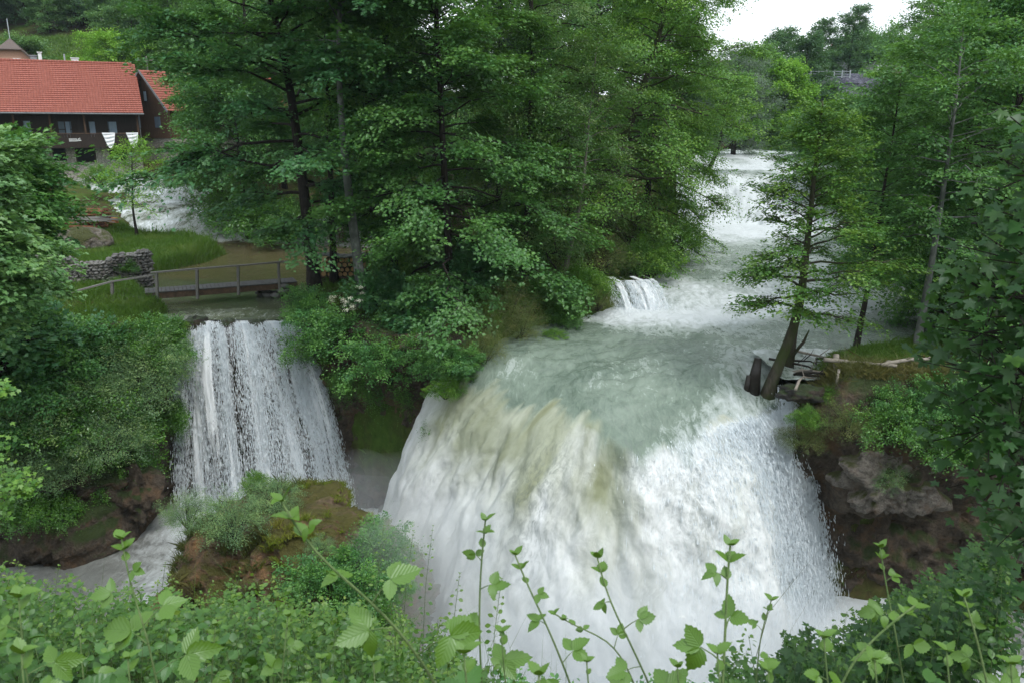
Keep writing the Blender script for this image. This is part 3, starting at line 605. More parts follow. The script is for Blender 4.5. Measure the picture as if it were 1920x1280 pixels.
def make_tree(name, label, cat, base, Ht, R, mat, bark, seed, cb=.25, nl=44, ns=9, per=55, leaf=.12, spr=.6, flat=.12, tr=.2, path=None, prof='ov', up=(.0, 1.0), droop=.25,
              wr=.75, lobes=False, skew=(0, 0), group=None, loblen=.3, hang=0.0, jit=.5, sides=7, thin=1.0, twigs=True, limb_z=None, az=None):
    """base in metres; path = the trunk's way as (fraction, dx, dy) offsets"""
    r = np.random.default_rng(seed); root = empty(name, base, label=label, cat=cat, group=group)
    ts = np.linspace(0, 1, 16); path = path or [(0, 0, 0), (1, .02*Ht*r.normal(), .02*Ht*r.normal())]; pa = np.array(path, float)
    tx = np.interp(ts, pa[:, 0], pa[:, 1])+.05*tr*5*fbm(ts*4, seed, 0, 2, seed)*ts; ty = np.interp(ts, pa[:, 0], pa[:, 2])+.05*tr*5*fbm(ts*4, seed+9, 0, 2, seed)*ts
    for _ in range(2): tx[1:-1] = (tx[:-2]+tx[2:]+2*tx[1:-1])/4; ty[1:-1] = (ty[:-2]+ty[2:]+2*ty[1:-1])/4
    TP = np.stack([tx, ty, ts*Ht-.3*(ts == 0)], 1); TRr = tr*(1-.88*ts)+tr*.55*np.exp(-ts*Ht/.5)
    mb = MB(); mb.tube(TP, TRr, sides+1); cents, dirs = [], []
    for i in range(nl):
        q = ((i+.5)/nl)**.85; h = cb+(.98-cb)*q
        A = i*2.39996+r.normal(0, .3) if az is None else az[0]+az[1]*r.uniform(-1, 1)
        p0 = np.array([np.interp(h, ts, TP[:, k]) for k in range(3)])
        if prof == 'ov': pr = math.sin(math.pi*(.14+.80*q))**.7
        elif prof == 'con': pr = max(.05, 1-q)**.85
        elif prof == 'wide': pr = (1-q*.75)**.5
        elif prof == 'beech': pr = min(1, .8+q)*(1-max(0, q-.25)/.75)**.75+.08
        elif prof == 'col': pr = min(1, .45+2*q)*min(1, (1-q)*3+.15)
        else: pr = .4+.6*math.sin(math.pi*min(1, q*.9+.05))
        L = R*pr*r.uniform(.62, 1.12)*(1+loblen*vnoise(math.cos(A)*1.3, math.sin(A)*1.3, q*4, seed))
        L = max(L, .3); el = up[0]+(up[1]-up[0])*q+r.normal(0, .12); dr = np.array((math.cos(A)*math.cos(el), math.sin(A)*math.cos(el), math.sin(el)))
        s = np.linspace(0, 1, 7); kink = r.normal(0, .05*L, (7, 3))*s[:, None]*(s[:, None] < 1)
        LP = p0+dr*L*s[:, None]+np.array((skew[0], skew[1], 0))*L*(s**2)[:, None]+np.array((0, 0, -1))*droop*L*(s**2)[:, None]+kink
        lr = min(.38*np.interp(h, ts, TRr), .012+.022*L); mb.tube(LP, lr*(1-.85*s), max(4, sides-2), cap=False)
        for j in range(max(2, int(ns*(.4+.6*L/R)))):
            s0 = r.uniform(.25, 1.0)**.8; p = np.array([np.interp(s0, s, LP[:, k]) for k in range(3)])
            sg = 1 if j % 2 else -1; a2 = A+sg*r.uniform(.3, 1.25)*(1.1-s0*.6); l2 = (L*.34*(1.25-s0)+.35)*r.uniform(.6, 1.2)
            e2 = el*.4+r.normal(0, .25)-droop*.5; d2 = np.array((math.cos(a2)*math.cos(e2), math.sin(a2)*math.cos(e2), math.sin(e2)))
            e = p+d2*l2; e[2] -= droop*.3*l2
            if twigs: mb.tube([p, (p+e)/2+(0, 0, .04*l2), e], [lr*.28, lr*.2, lr*.06], 3, cap=False)
            for w in ((.55, 1.0) if l2 > .7 else (1.0,)):
                cents.append(p+(e-p)*w+r.normal(0, .08, 3)); dirs.append(d2)
        cents.append(LP[-1]); dirs.append(dr)
    mb.build('trunk', bark, root, True)
    C, Dh, Nn, sz, rn, clv = spray_leaves(r, cents, dirs, per*thin, spr, flat, leaf, droop, jit, hang)
    leaves('crown', C, Dh, Nn, sz, wr, rn, clv, mat, root, lobes=lobes)
    return root

def make_bush(name, label, cat, base, rad, mat, seed, per=40, nsp=170, leaf=.07, spr=.34, group=None, bark=None, wr=.7, hang=.0, lobes=False, flat=.25, jit=.7, low=-.2, stems=9):
    """shrub: bent stems rising from one point into leafy sprays over a lumpy body"""
    r = np.random.default_rng(seed); root = empty(name, base, label=label, cat=cat, group=group); rad = np.array(rad, float)
    th = r.uniform(0, 2*math.pi, nsp); cz = r.uniform(low, 1, nsp); sq = np.sqrt(np.clip(1-cz**2, 0, 1)); d = np.stack([np.cos(th)*sq, np.sin(th)*sq, cz], 1)
    k = (1+.42*fbm(d[:, 0]*1.7, d[:, 1]*1.7, d[:, 2]*1.7, 3, seed))*np.where(r.random(nsp) < .7, r.uniform(.8, 1.08, nsp), r.uniform(.35, .8, nsp))
    cents = d*k[:, None]*rad+np.array((0, 0, rad[2]*.25)); dirs = d+np.array((0, 0, .15))+r.normal(0, .3, d.shape)
    mb = MB()
    for i in r.choice(nsp, min(stems*3, nsp), False):
        e = cents[i]; m_ = e*.5+np.array((0, 0, .2*rad[2]))+r.normal(0, .06, 3)*rad; mb.tube([np.array((0, 0, -.3*rad[2]))+e*.05, m_, e], [.02+.012*rad.mean(), .014, .004], 4, cap=False)
    mb.build('stem', bark or M['bark'], root, True)
    C, Dh, Nn, sz, rn, clv = spray_leaves(r, cents, dirs, per, spr, flat, leaf, .3, jit, hang)
    leaves('foliage', C, Dh, Nn, sz, wr, rn, clv, mat, root, lobes=lobes)
    return root
def put(src, loc, s=1.0, rz=0, label=None, group=None, sz=None, tilt=0):
    o = copy_tree(src); o.location = Vector(loc); o.rotation_euler = (tilt, 0, rz); o.scale = (s, s, s*(sz or 1))
    if label: o['label'] = label
    if group: o['group'] = group
    return o
def gz(x, y): return float(H(x, y))
def on(px, py, Yd):
    """a point of the ground under the given picture column at ground distance Yd"""
    p = atY(px, py, Yd); return (p[0], Yd, gz(p[0], Yd))
def top_h(py, Yd, zbase): return atY(960, py, Yd)[2]-zbase

# --- the island between the two arms
b = on(592, 560, 36); maple_tree = make_tree('maple_tree', 'tall dark-leaved maple with a bent trunk rising behind the footbridge end', 'tree', b, 19, 6.6, M['maple_blue'], M['bark'], 11,
    cb=.16, nl=64, ns=12, per=62, leaf=.15, spr=.85, flat=.07, tr=.30, path=[(0, 0, 0), (.25, -.2, 0), (.5, -.55, 0), (.75, -1.4, 0), (1, -1.8, 0)], prof='ov', up=(-.1, .9), droop=.18, lobes=True, wr=.95, jit=.4)
b = on(682, 590, 33.6); make_tree('lichen_tree', 'slender pale lichen-spotted tree leaning beside the log pile', 'tree', b, 16.5, 4.0, M['maple_blue'], M['palebark'], 12,
    cb=.58, nl=30, ns=9, per=60, leaf=.14, spr=.8, flat=.08, tr=.235, path=[(0, 0, 0), (.12, -.12, 0), (.35, -.45, 0), (.6, -.55, 0), (1, .1, 0)], prof='ov', up=(-.2, 1), droop=.15, lobes=True, wr=.95, jit=.4)
b = on(627, 540, 37); make_tree('maple_tree', 'maple with a straight dark trunk between the bent maple and the pale lichen tree', 'tree', b, 17, 4.2, M['maple'], M['bark'], 13,
    cb=.42, nl=30, ns=9, per=55, leaf=.14, spr=.8, flat=.08, tr=.17, prof='ov', droop=.15, lobes=True, wr=.95, jit=.4)
b = on(735, 520, 36.5); ivyt = make_tree('ivy_clad_tree', 'tree column wrapped in dark ivy right of the pale lichen tree', 'tree', b, 19, 2.3, M['ivy'], M['bark'], 14,
    cb=.03, nl=80, ns=8, per=60, leaf=.11, spr=.5, flat=.25, tr=.3, prof='col', up=(-.3, .4), droop=.3, wr=.9, hang=.5, jit=.8)
b = on(846, 560, 34.5); make_tree('maple_tree', 'big broad maple with paler green sprays in the middle of the wooded island', 'tree', b, 18.5, 5.6, M['ash'], M['bark'], 15,
    cb=.08, nl=80, ns=12, per=80, leaf=.13, spr=.85, flat=.08, tr=.19, prof='wide', up=(-.25, .9), droop=.2, lobes=True, wr=.95, jit=.42)
b = on(1000, 540, 38); make_tree('beech_tree', 'olive brown-tinged beech with drooping fine twigs left of the yellowish alder', 'tree', b, 17.5, 4.8, M['olive'], M['bark'], 16,
    cb=.08, nl=80, ns=12, per=70, leaf=.085, spr=.7, flat=.10, tr=.26, prof='wide', up=(-.2, .8), droop=.35, wr=.6, jit=.5)
b = on(985, 530, 36.5); make_tree('ivy_clad_tree', 'bright green ivy column climbing beside the olive beech', 'tree', b, 12.5, .9, M['ivy'], M['bark'], 17,
    cb=.05, nl=50, ns=6, per=55, leaf=.10, spr=.42, flat=.3, tr=.2, prof='col', up=(-.3, .3), wr=.9, hang=.5, jit=.8)
b = on(1052, 520, 37.5); make_tree('alder_tree', 'thin-trunked alder leaning right at the island tip', 'tree', b, 11, 3.0, M['olive'], M['twig'], 18,
    cb=.35, nl=34, ns=9, per=50, leaf=.085, spr=.6, flat=.14, tr=.13, path=[(0, 0, 0), (.4, .9, 0), (1, 1.4, 0)], prof='ov', droop=.25)
b = on(1128, 470, 43); alder = make_tree('alder_tree', 'large yellow-green alder leaning out over the rapids', 'tree', b, 16.5, 6.2, M['alder'], M['mossbark'], 19,
    cb=.10, nl=88, ns=13, per=60, leaf=.105, spr=.75, flat=.12, tr=.32, path=[(0, 0, 0), (.3, .5, 0), (.6, 2.2, 0), (1, 3.6, 0)], prof='wide', up=(-.35, .8), droop=.3, wr=.8)
b = on(1205, 430, 47); make_tree('alder_tree', 'second alder close behind with branches trailing down to the rapids', 'tree', b, 13, 4.6, M['alder'], M['bark'], 20,
    cb=.05, nl=70, ns=11, per=55, leaf=.10, spr=.7, flat=.14, tr=.22, path=[(0, 0, 0), (.5, .4, 0), (1, 1.2, 0)], prof='wide', up=(-.3, .6), droop=.45, wr=.8)
b = on(1110, 400, 56); make_tree('tall_tree', 'tall blue-green tree standing behind the yellow-green alders', 'tree', b, 24, 6.5, M['ash'], M['bark'], 21,
    cb=.2, nl=70, ns=10, per=60, leaf=.15, spr=1.0, flat=.12, tr=.3, prof='ov', droop=.2)
b = on(1262, 380, 64); wtree = make_tree('tall_tree', 'airy tall tree showing sky through its top right of the island', 'tree', b, 22, 5.0, M['ash'], M['bark'], 22,
    cb=.22, nl=46, ns=8, per=30, leaf=.15, spr=.9, flat=.12, tr=.25, prof='ov', droop=.2)
b = on(935, 380, 58); spruce = make_tree('spruce_tree', 'dark spruce top showing against the sky gap', 'tree', b, 21, 4.2, M['spruce'], M['bark'], 23,
    cb=.1, nl=110, ns=10, per=60, leaf=.13, spr=.6, flat=.1, tr=.25, prof='con', up=(-.25, .2), droop=.25, wr=.25, hang=.25)
b = on(815, 400, 55); make_tree('tall_tree', 'leafy tree behind the broad maple left of the sky gap', 'tree', b, 20.5, 6, M['ash'], M['bark'], 24, cb=.15, nl=60, ns=10, per=58, leaf=.15, spr=1, flat=.12, tr=.25, prof='ov')
b = on(480, 420, 62); put(wtree, (b[0], b[1], b[2]), 1.0, 2.0, 'airy tall tree behind the bent maple, above the upper cascades')
b = on(1060, 400, 66); put(wtree, (b[0], b[1], b[2]), 1.05, 1.0, 'tall thin-crowned tree right of the dark spruce top')
b = on(700, 400, 58); put(maple_tree, (b[0], b[1], b[2]), .95, 1.7, 'dark maple far back behind the pale lichen tree', None)

# --- shrubs along the island's rim
bushA = make_bush('shrub', 'dense green shrub with white flower heads below the log pile', 'shrub', (0, 0, 0), (1.7, 1.4, 1.3), M['shrub'], 31, per=62, nsp=210, leaf=.085, spr=.36)
bushB = make_bush('shrub', 'shrub', 'shrub', (0, 0, 0), (1.6, 1.3, 1.1), M['ivy'], 32, per=60, nsp=190, leaf=.075, spr=.34, hang=.6)
bushC = make_bush('shrub', 'shrub', 'shrub', (0, 0, 0), (1.5, 1.2, 1.2), M['brownshrub'], 33, per=60, nsp=200, leaf=.055, spr=.36, wr=.4)
bushD = make_bush('shrub', 'shrub', 'shrub', (0, 0, 0), (1.6, 1.3, 1.3), M['greyshrub'], 34, per=60, nsp=220, leaf=.06, spr=.34, wr=.4)
bushE = make_bush('shrub', 'shrub', 'shrub', (0, 0, 0), (1.5, 1.3, 1.2), M['alder'], 35, per=55, nsp=180, leaf=.08, spr=.36)
hangv = make_bush('creeper', 'creeper', 'creeper', (0, 0, 0), (1.0, .45, .5), M['ivy'], 36, per=60, nsp=150, leaf=.07, spr=.3, hang=1.9, low=-.9)
bushM = make_bush('shrub', 'shrub', 'shrub', (0, 0, 0), (1.7, 1.4, 1.2), M['maple_blue'], 37, per=34, nsp=130, leaf=.15, spr=.5, lobes=True, wr=.95, flat=.1, jit=.4)
used = set()
def bput(src, px, py, Yd, s, label, rz=None, group=None, sz=None, dz=0, dd=None, cat=None):
    p = atY(px, py, Yd); loc = (p[0], Yd, p[2]-.3*s+dz)
    if src.name not in used:
        used.add(src.name); src.location = Vector(loc); src.scale = (s, s, s*(sz or 1)); src.rotation_euler = (0, 0, rz or 0); src['label'] = label
        if group: src['group'] = group
        return src
    rz = rz if rz is not None else (px*.37+py*.11) % 6.28
    return put(src, loc, s, rz, label, group, sz)
bput(bushA, 650, 640, 31.8, 1.05, 'dense green shrub with white flower heads at the foot of the pale lichen tree', 0)
bput(bushA, 585, 590, 33.6, .8, 'rounded green shrub at the right end of the footbridge')
bput(bushB, 600, 655, 33.0, .85, 'ivy-like shrub spilling over the lip at the right edge of the curtain waterfall')
bput(bushA, 730, 690, 30.4, .95, 'broad leafy shrub overhanging the dark cliff between the two waterfalls')
bput(bushM, 790, 600, 31.6, .95, 'large-leaved maple sapling between the olive beech and the cliff rim')
bput(bushM, 700, 560, 33.0, .8, 'large-leaved sapling pressed against the pale lichen tree')
bput(bushM, 880, 520, 34.5, .9, 'large-leaved sapling under the broad maple')
bput(bushA, 840, 690, 28.7, .62, 'blue-green shrub hanging out over the left edge of the main waterfall')
bput(bushE, 835, 735, 27.6, .42, 'small yellow-green shrub clinging just above the main waterfall left edge')
bput(bushE, 760, 650, 30.6, .6, 'bright green bush between the cliff rim and the brown thicket')
bput(bushC, 880, 640, 29.8, .85, 'brown-tinged bush above the upstream end of the main waterfall')
bput(bushC, 950, 590, 32.5, .95, 'brown-green bush on the island bank left of the trailing twig')
bput(bushB, 1010, 560, 34.5, .9, 'dark leafy bush low on the bank under the olive beech')
bput(bushE, 1085, 545, 35.0, .85, 'yellow-green bush left of the small side cascade')
bput(bushE, 1040, 630, 31.2, .38, 'trailing yellow-green twig dipping over the smooth water', sz=.6)
bput(bushC, 1120, 490, 38.5, 1.1, 'olive bush above the small side cascade')
bput(bushE, 1215, 500, 40.5, 1.05, 'bright bush on the island tip right of the small side cascade')
bput(bushE, 1275, 455, 43.5, 1.0, 'yellow-green bush leaning over the rapids at the island tip')
bput(bushC, 1180, 430, 44, 1.3, 'brown-green bush between the alder trunks')
bput(bushB, 930, 480, 42, 1.5, 'dark bush in the shade behind the olive beech')
bput(bushB, 800, 470, 42, 1.5, 'dark bush in the shade behind the broad maple')
bput(bushE, 1110, 540, 35.2, .5, 'small bush at the left shoulder of the small side cascade')
for a in [(bushA, 850, 676, 27.9, .55, 'leafy bush on the rock shoulder nearest the main waterfall lip'), (bushC, 893, 660, 28.6, .5, 'twiggy bush at the waterline beside the rock shoulder'), (bushC, 905, 668, 28.6, .6, 'twiggy brown-green bush dipping to the lip of the main waterfall'), (bushB, 870, 700, 28.4, .5, 'dark creeper bush at the rock shoulder beside the main waterfall'), (bushC, 975, 622, 31.0, .7, 'brownish bush reaching over the smooth water'),
          (bushB, 1060, 590, 33.2, .65, 'dark low bush at the waterline under the yellow-green bush'), (bushA, 800, 660, 30.0, .75, 'leafy bush hiding the rock rim under the maple sapling'), (bushC, 1120, 570, 34.4, .5, 'brownish bush at the foot of the small side cascade')]:
    bput(*a)
for i, (px, py, Yd, s, w) in enumerate([(640, 700, 32.2, .65, 'just right of the curtain waterfall'), (700, 712, 31.3, .65, 'over the dark cliff recess'), (765, 715, 30.3, .6, 'over the cliff below the brown thicket'),
                                     (820, 790, 28.4, .55, 'beside the main waterfall left edge'), (590, 640, 34.0, .7, 'down the right edge of the curtain waterfall')]):
    bput(hangv, px, py, Yd, s, 'hanging creeper '+w, rz=.4*i-.6)
# --- the left cliff, overgrown
for a in [(bushB, 300, 630, 32.8, .7, 'leafy green bush at the left edge of the curtain waterfall lip'), (bushE, 225, 655, 32.0, .8, 'yellow-green bush under the lower rail of the footbridge'),
          (bushA, 130, 680, 31.0, 1.1, 'green bush below the left foot of the footbridge'), (bushD, 290, 700, 31.0, 1.2, 'grey-green bush overhanging beside the curtain waterfall'),
          (bushD, 190, 760, 29.8, 1.35, 'grey-green bush in the middle of the overgrown left cliff'), (bushD, 90, 800, 28.8, 1.4, 'feathery grey-green bush low on the left cliff'),
          (bushB, 240, 800, 30.0, 1.1, 'dark green creeper bush above the brown cliff bulge'), (bushA, 40, 720, 29.0, 1.35, 'green bush at the left margin of the overgrown cliff'),
          (bushD, 20, 880, 27.6, 1.0, 'grey-green bush lowest at the left margin of the cliff'), (bushM, 50, 690, 30.0, 1.1, 'large-leaved maple bush at the left foot of the footbridge rail'),
          (bushB, 150, 700, 30.6, 1.2, 'dark leafy bush below the green bush of the left cliff'), (bushM, 190, 670, 31.3, .9, 'large-leaved sapling in the middle of the overgrown left cliff'),
          (bushA, 255, 655, 32.2, .9, 'round green bush between the rail bush and the overhanging grey-green bush'), (bushB, 165, 830, 29.0, .9, 'small creeper bush over the mossy foot of the left cliff'),
          (bushM, -20, 660, 28.0, 1.5, 'dark large-leaved bush cut by the left margin below the big maple'), (bushM, 0, 600, 30.5, 1.2, 'dark large-leaved bush behind the big maple twigs'),
          (bushB, 30, 640, 31.0, 1.2, 'dark leafy bush in the shade left of the bridge ramp'), (bushD, 140, 880, 28.2, .8, 'wispy grey-green bush above the left mossy foot')]:
    bput(*a)
for a in [(bushD, 250, 745, 30.2, 1.25, 'feathery grey-green bush right above the small creeper bush'), (bushA, 90, 690, 30.6, 1.35, 'green bush between the two shaded bushes of the left cliff'), (bushB, 130, 790, 28.9, 1.35, 'dark creeper bush behind the feathery one'),
          (bushD, 200, 840, 28.2, 1.0, 'wispy grey-green bush hanging over the brown cliff bulge'), (bushA, 10, 800, 28.4, 1.4, 'green bush at the left margin beside the feathery bush'), (bushM, 130, 660, 31.5, .8, 'large-leaved bush against the ramp rail'),
          (bushD, 60, 900, 27.4, .9, 'grey-green bush over the mossy foot near the left margin'), (bushB, 300, 660, 31.8, .9, 'dark bush right beside the curtain waterfall, above the overhanging one'), (bushE, 318, 625, 33.2, .5, 'yellow-green bush at the curtain waterfall shoulder'),
          (bushA, 180, 668, 32.0, .85, 'green bush filling the slope under the ramp planks'), (bushB, 60, 960, 27.0, .8, 'dark bush at the foot of the left cliff')]:
    bput(*a)
for i, (px, py, Yd, s, w) in enumerate([(250, 850, 29.8, 1.0, 'above the brown cliff bulge'), (200, 900, 29.0, .8, 'over the mossy cliff foot left of the brown bulge'), (330, 760, 31.6, .7, 'beside the left edge of the curtain waterfall'),
                                     (120, 930, 28.1, .9, 'near the left margin of the cliff foot')]):
    bput(hangv, px, py, Yd, s, 'dark creeper hanging '+w, rz=.5*i+1)

# --- left: houses' side trees
b = on(255, 425, 56); make_tree('young_tree', 'small forked yellow-green tree on the grassy peninsula', 'tree', b, 6.4, 2.0, M['lime'], M['bark'], 41, cb=.33, nl=30, ns=8, per=26, leaf=.13, spr=.5, flat=.2, tr=.10,
    path=[(0, 0, 0), (.3, -.1, 0), (1, .4, 0)], prof='ov', up=(0, .9), droop=.25, wr=.5)
nm = make_tree('maple_tree', 'large pale-leaved maple crown at the left margin in front of the farmhouse', 'tree', (-15.9, 17.5, -8.3), 15.9, 2.45, M['maple_pale'], M['bark'], 42,
    cb=.775, nl=70, ns=13, per=62, leaf=.115, spr=.5, flat=.07, tr=.22, path=[(0, 0, 0), (.7, 2.4, 0), (1, 3.4, 0)], prof='ov', up=(-.15, .9), droop=.22, lobes=True, wr=.95, jit=.38)
b = (-15.0, 24.5); make_tree('maple_tree', 'darker maple behind the pale one, its tips in front of the farmhouse wall', 'tree', (b[0]-2.7, b[1], -3.4), 10.9, 2.3, M['maple'], M['bark'], 43,
    cb=.745, nl=60, ns=11, per=60, leaf=.14, spr=.6, flat=.08, tr=.2, path=[(0, 0, 0), (.65, 1.2, 0), (1, 1.9, 0)], prof='ov', up=(-.2, .9), droop=.2, lobes=True, wr=.95, jit=.4)
rows = [(415, 330, 66, 15, 3.9, 'maple', 'dark-leaved tree over the upper cascades beside the red roofs'), (455, 330, 58, 13, 4.6, 'maple', 'dark-leaved tree leaning over the pond behind the bent maple'),
        (338, 200, 99, 19, 4.2, 'ivy', 'ivy-clad tall tree with a bare dark trunk beside the gabled house'), (450, 250, 84, 19, 5.0, 'ash', 'tall green tree right of the gabled house'),
        (530, 300, 72, 19, 6.5, 'ash', 'tall green tree behind the bent maple top'), (600, 300, 80, 21, 7.0, 'olive', 'tall yellowish tree far behind the bent maple'),
        (205, 120, 92, 9.5, 4.4, 'lime', 'bright lime-green round tree above the red farmhouse roof'), (45, 100, 96, 7.5, 3.6, 'far', 'round green tree beside the grey-roofed house'),
        (265, 90, 96, 8, 4.0, 'far', 'green tree right of the lime-green tree on the slope')]
for i, (px, py, Yd, ht, R, mt, lb) in enumerate(rows):
    p = atY(px, py, Yd); z0 = gz(p[0], Yd)
    make_tree('broadleaf_tree', lb, 'tree', (p[0], Yd, z0-.2), ht, R, M[mt], M['bark'], 50+i, cb=(.42, .42, .3, .15, .12, .12, .12, .12, .12)[i], nl=54, ns=9, per=44, leaf=.17, spr=.85, flat=.14, tr=.22, prof='ov', up=(-.1, .9), droop=.2, twigs=False)
bput(bushB, 445, 395, 61, 2.0, 'dark bush overhanging the upper cascades'); bput(bushB, 500, 410, 57.5, 1.8, 'dark bush at the pond head right of the cascades')
bput(bushB, 545, 430, 55, 1.5, 'dark bush on the pond shore behind the bent maple'); bput(bushB, 375, 335, 66, 1.7, 'dark bush beside the gabled house wall')
bput(bushE, 190, 338, 67, .9, 'low green bush at the farmhouse wall foot')
# hillside wood top left
hw = make_tree('hillside_tree', 'dark tree of the wood on the hillside above the guardrail', 'tree', (0, 0, 0), 15, 4.6, M['fardark'], M['bark'], 61, cb=.2, nl=46, ns=8, per=34, leaf=.26, spr=1.0, flat=.16, tr=.22, prof='ov', twigs=False, group='wood on the hillside')
hl = make_tree('hillside_tree', 'green tree on the slope between the guardrail and the right wood', 'tree', (0, 0, 0), 11, 4.4, M['far'], M['bark'], 62, cb=.12, nl=44, ns=8, per=34, leaf=.24, spr=1.0, flat=.16, tr=.2, prof='ov', twigs=False, group='trees on the slope above the houses')
hl.location = (0, 0, 0)
rr = np.random.default_rng(77); first = True
for i in range(74):
    x, yy = (rr.uniform(-92, -56), rr.uniform(125, 146)) if i < 34 else (rr.uniform(-110, -18), rr.uniform(122, 190))
    if first: hw.location = (x, yy, gz(x, yy)-.3); first = False; continue
    put(hw, (x, yy, gz(x, yy)-.3), rr.uniform(.75, 1.35), rr.uniform(0, 6), None)
spots = [(300, 106, 1.0), (335, 100, .9), (250, 112, 1.0), (360, 112, 1.1), (230, 118, .95), (390, 104, 1.0), (430, 110, 1.1), (470, 100, 1.0), (510, 112, 1.2), (560, 105, 1.2), (610, 115, 1.3), (280, 122, 1.0), (150, 125, .8), (100, 124, .7)]
for i, (px, Yd, s) in enumerate(spots):
    p = atY(px, 100, Yd); loc = (p[0], Yd, gz(p[0], Yd)-.3)
    if i == 0: hl.location = loc
    else: put(hl, loc, s, i*1.3)
# far middle: mass behind the island
for i, (px, Yd, s) in enumerate([(640, 95, 1.3), (720, 90, 1.25), (790, 85, .85), (880, 92, .9), (970, 80, 1.2), (1060, 86, 1.35), (1150, 82, 1.4), (1230, 90, 1.25), (700, 72, .9), (850, 70, .85), (1000, 68, .9)]):
    p = atY(px, 100, Yd); put(hw, (p[0], Yd, gz(p[0], Yd)-.3), s, i*1.7, 'dark tree of the wood glimpsed behind the wooded island', 'wood behind the island')

# --- right bank
def leaning_tree():
    b = atZ(1432, 752, -.9); t = atY(1500, 560, b[1]+.3)
    dx = t[0]-b[0]
    return make_tree('leaning_tree', 'mossy-trunked beech leaning right at the very lip of the main waterfall', 'tree', (b[0], b[1], b[2]), 9.7, 2.35, M['beech'], M['mossbark'], 71,
        cb=.30, nl=66, ns=12, per=36, leaf=.10, spr=.50, flat=.07, tr=.21, path=[(0, 0, 0), (.15, dx*.45, 0), (.30, dx*.95, .1), (.5, dx*1.0, .2), (1, dx*1.15, .4)], prof='beech', up=(.0, .8), droop=.14, wr=.75, jit=.3, loblen=.5)
lt = leaning_tree(); r_ = np.random.default_rng(33); mb = MB()
for k in range(9):
    A = -2.9+k*.62; e = np.array((math.cos(A)*r_.uniform(.5, .9), math.sin(A)*r_.uniform(.4, .8), -r_.uniform(.7, 1.9) if math.sin(A) < .2 else -.4)); mb.tube([(0, 0, .25), e*(.45, .45, .12)+(0, 0, .02), e*(.9, .9, .5), e*(1.0, 1.0, 1.0)+r_.normal(0, .08, 3)], [.13, .085, .05, .02], 7)
mb.build('roots', M['mossbark'], lt, True)
b = atZ(1602, 662, -.1); make_tree('slim_tree', 'slim ivy-footed tree standing behind the log rail fence', 'tree', (b[0], b[1], -.3), 10.0, 2.1, M['ash'], M['bark'], 72,
    cb=.30, nl=44, ns=9, per=34, leaf=.105, spr=.5, flat=.08, tr=.12, path=[(0, 0, 0), (.3, .25, 0), (1, .5, 0)], prof='ov', up=(0, .8), droop=.15, jit=.35)
b = atZ(1714, 672, 0); make_tree('slim_tree', 'smooth pale-trunked tree at the end of the log rail fence', 'tree', (b[0], b[1], -.2), 11.5, 3.2, M['ash'], M['palebark'], 73,
    cb=.36, nl=50, ns=10, per=38, leaf=.11, spr=.55, flat=.08, tr=.15, path=[(0, 0, 0), (.5, .25, 0), (1, .2, 0)], prof='ov', up=(-.1, .8), droop=.15, jit=.35)
TOPS_R = [-60, -60, 60, -40, 150, 45, -30, -40, 190, 95, 215, -80, 330]
rb = [(1800, 34, 13, 3.8, 'maple', 'dense dark green tree on the right bank behind the pale-trunked tree'), (1890, 31, 15, 4.2, 'maple', 'dense dark tree at the right margin behind the near maple'),
      (1800, 46, 16, 3.9, 'ash', 'tall leafy tree with drooping sprays over the right bank'), (1900, 42, 18, 5.2, 'ash', 'tall leafy tree cut by the right margin'),
      (1765, 60, 17, 4.6, 'ash', 'feathery tall tree beyond the pale-trunked tree'), (1722, 74, 17, 3.8, 'far', 'tall pale-green tree at the right edge of the sky'),
      (1745, 76, 23, 5.0, 'far', 'tall slender blue-green tree rising to the top of the photo'), (1850, 62, 22, 6.0, 'maple', 'large tree behind the right bank'),
      (1600, 66, 10, 4.2, 'ash', 'bushy tree on the far bank behind the leaning tree crown'), (1752, 88, 20, 4.5, 'fardark', 'dark tall tree behind the pale-green one'),
      (1560, 84, 9, 4.4, 'fardark', 'dark bushy tree below the stone viaduct end'), (1920, 80, 27, 7, 'fardark', 'dark tall tree at the upper right corner'), (1730, 40, 10, 2.8, 'maple', 'lower green tree close behind the pale-trunked tree')]
for i, (px, Yd, ht, R, mt, lb) in enumerate(rb):
    p = atY(px, 300, Yd); z0 = gz(p[0], Yd); ht = atY(px, TOPS_R[i], Yd)[2]-z0+.3
    make_tree('broadleaf_tree', lb, 'tree', (p[0], Yd, z0-.3), ht, R, M[mt], M['bark'], 80+i, cb=.30 if i in (2, 4, 5, 12) else .06, nl=64, ns=10, per=46, leaf=.13 if Yd < 50 else .18, spr=.6 if Yd < 50 else .85, flat=.11, tr=.22, prof='ov' if i != 6 else 'col', up=(-.15, .95),
              droop=.28, hang=.15, twigs=Yd < 50)
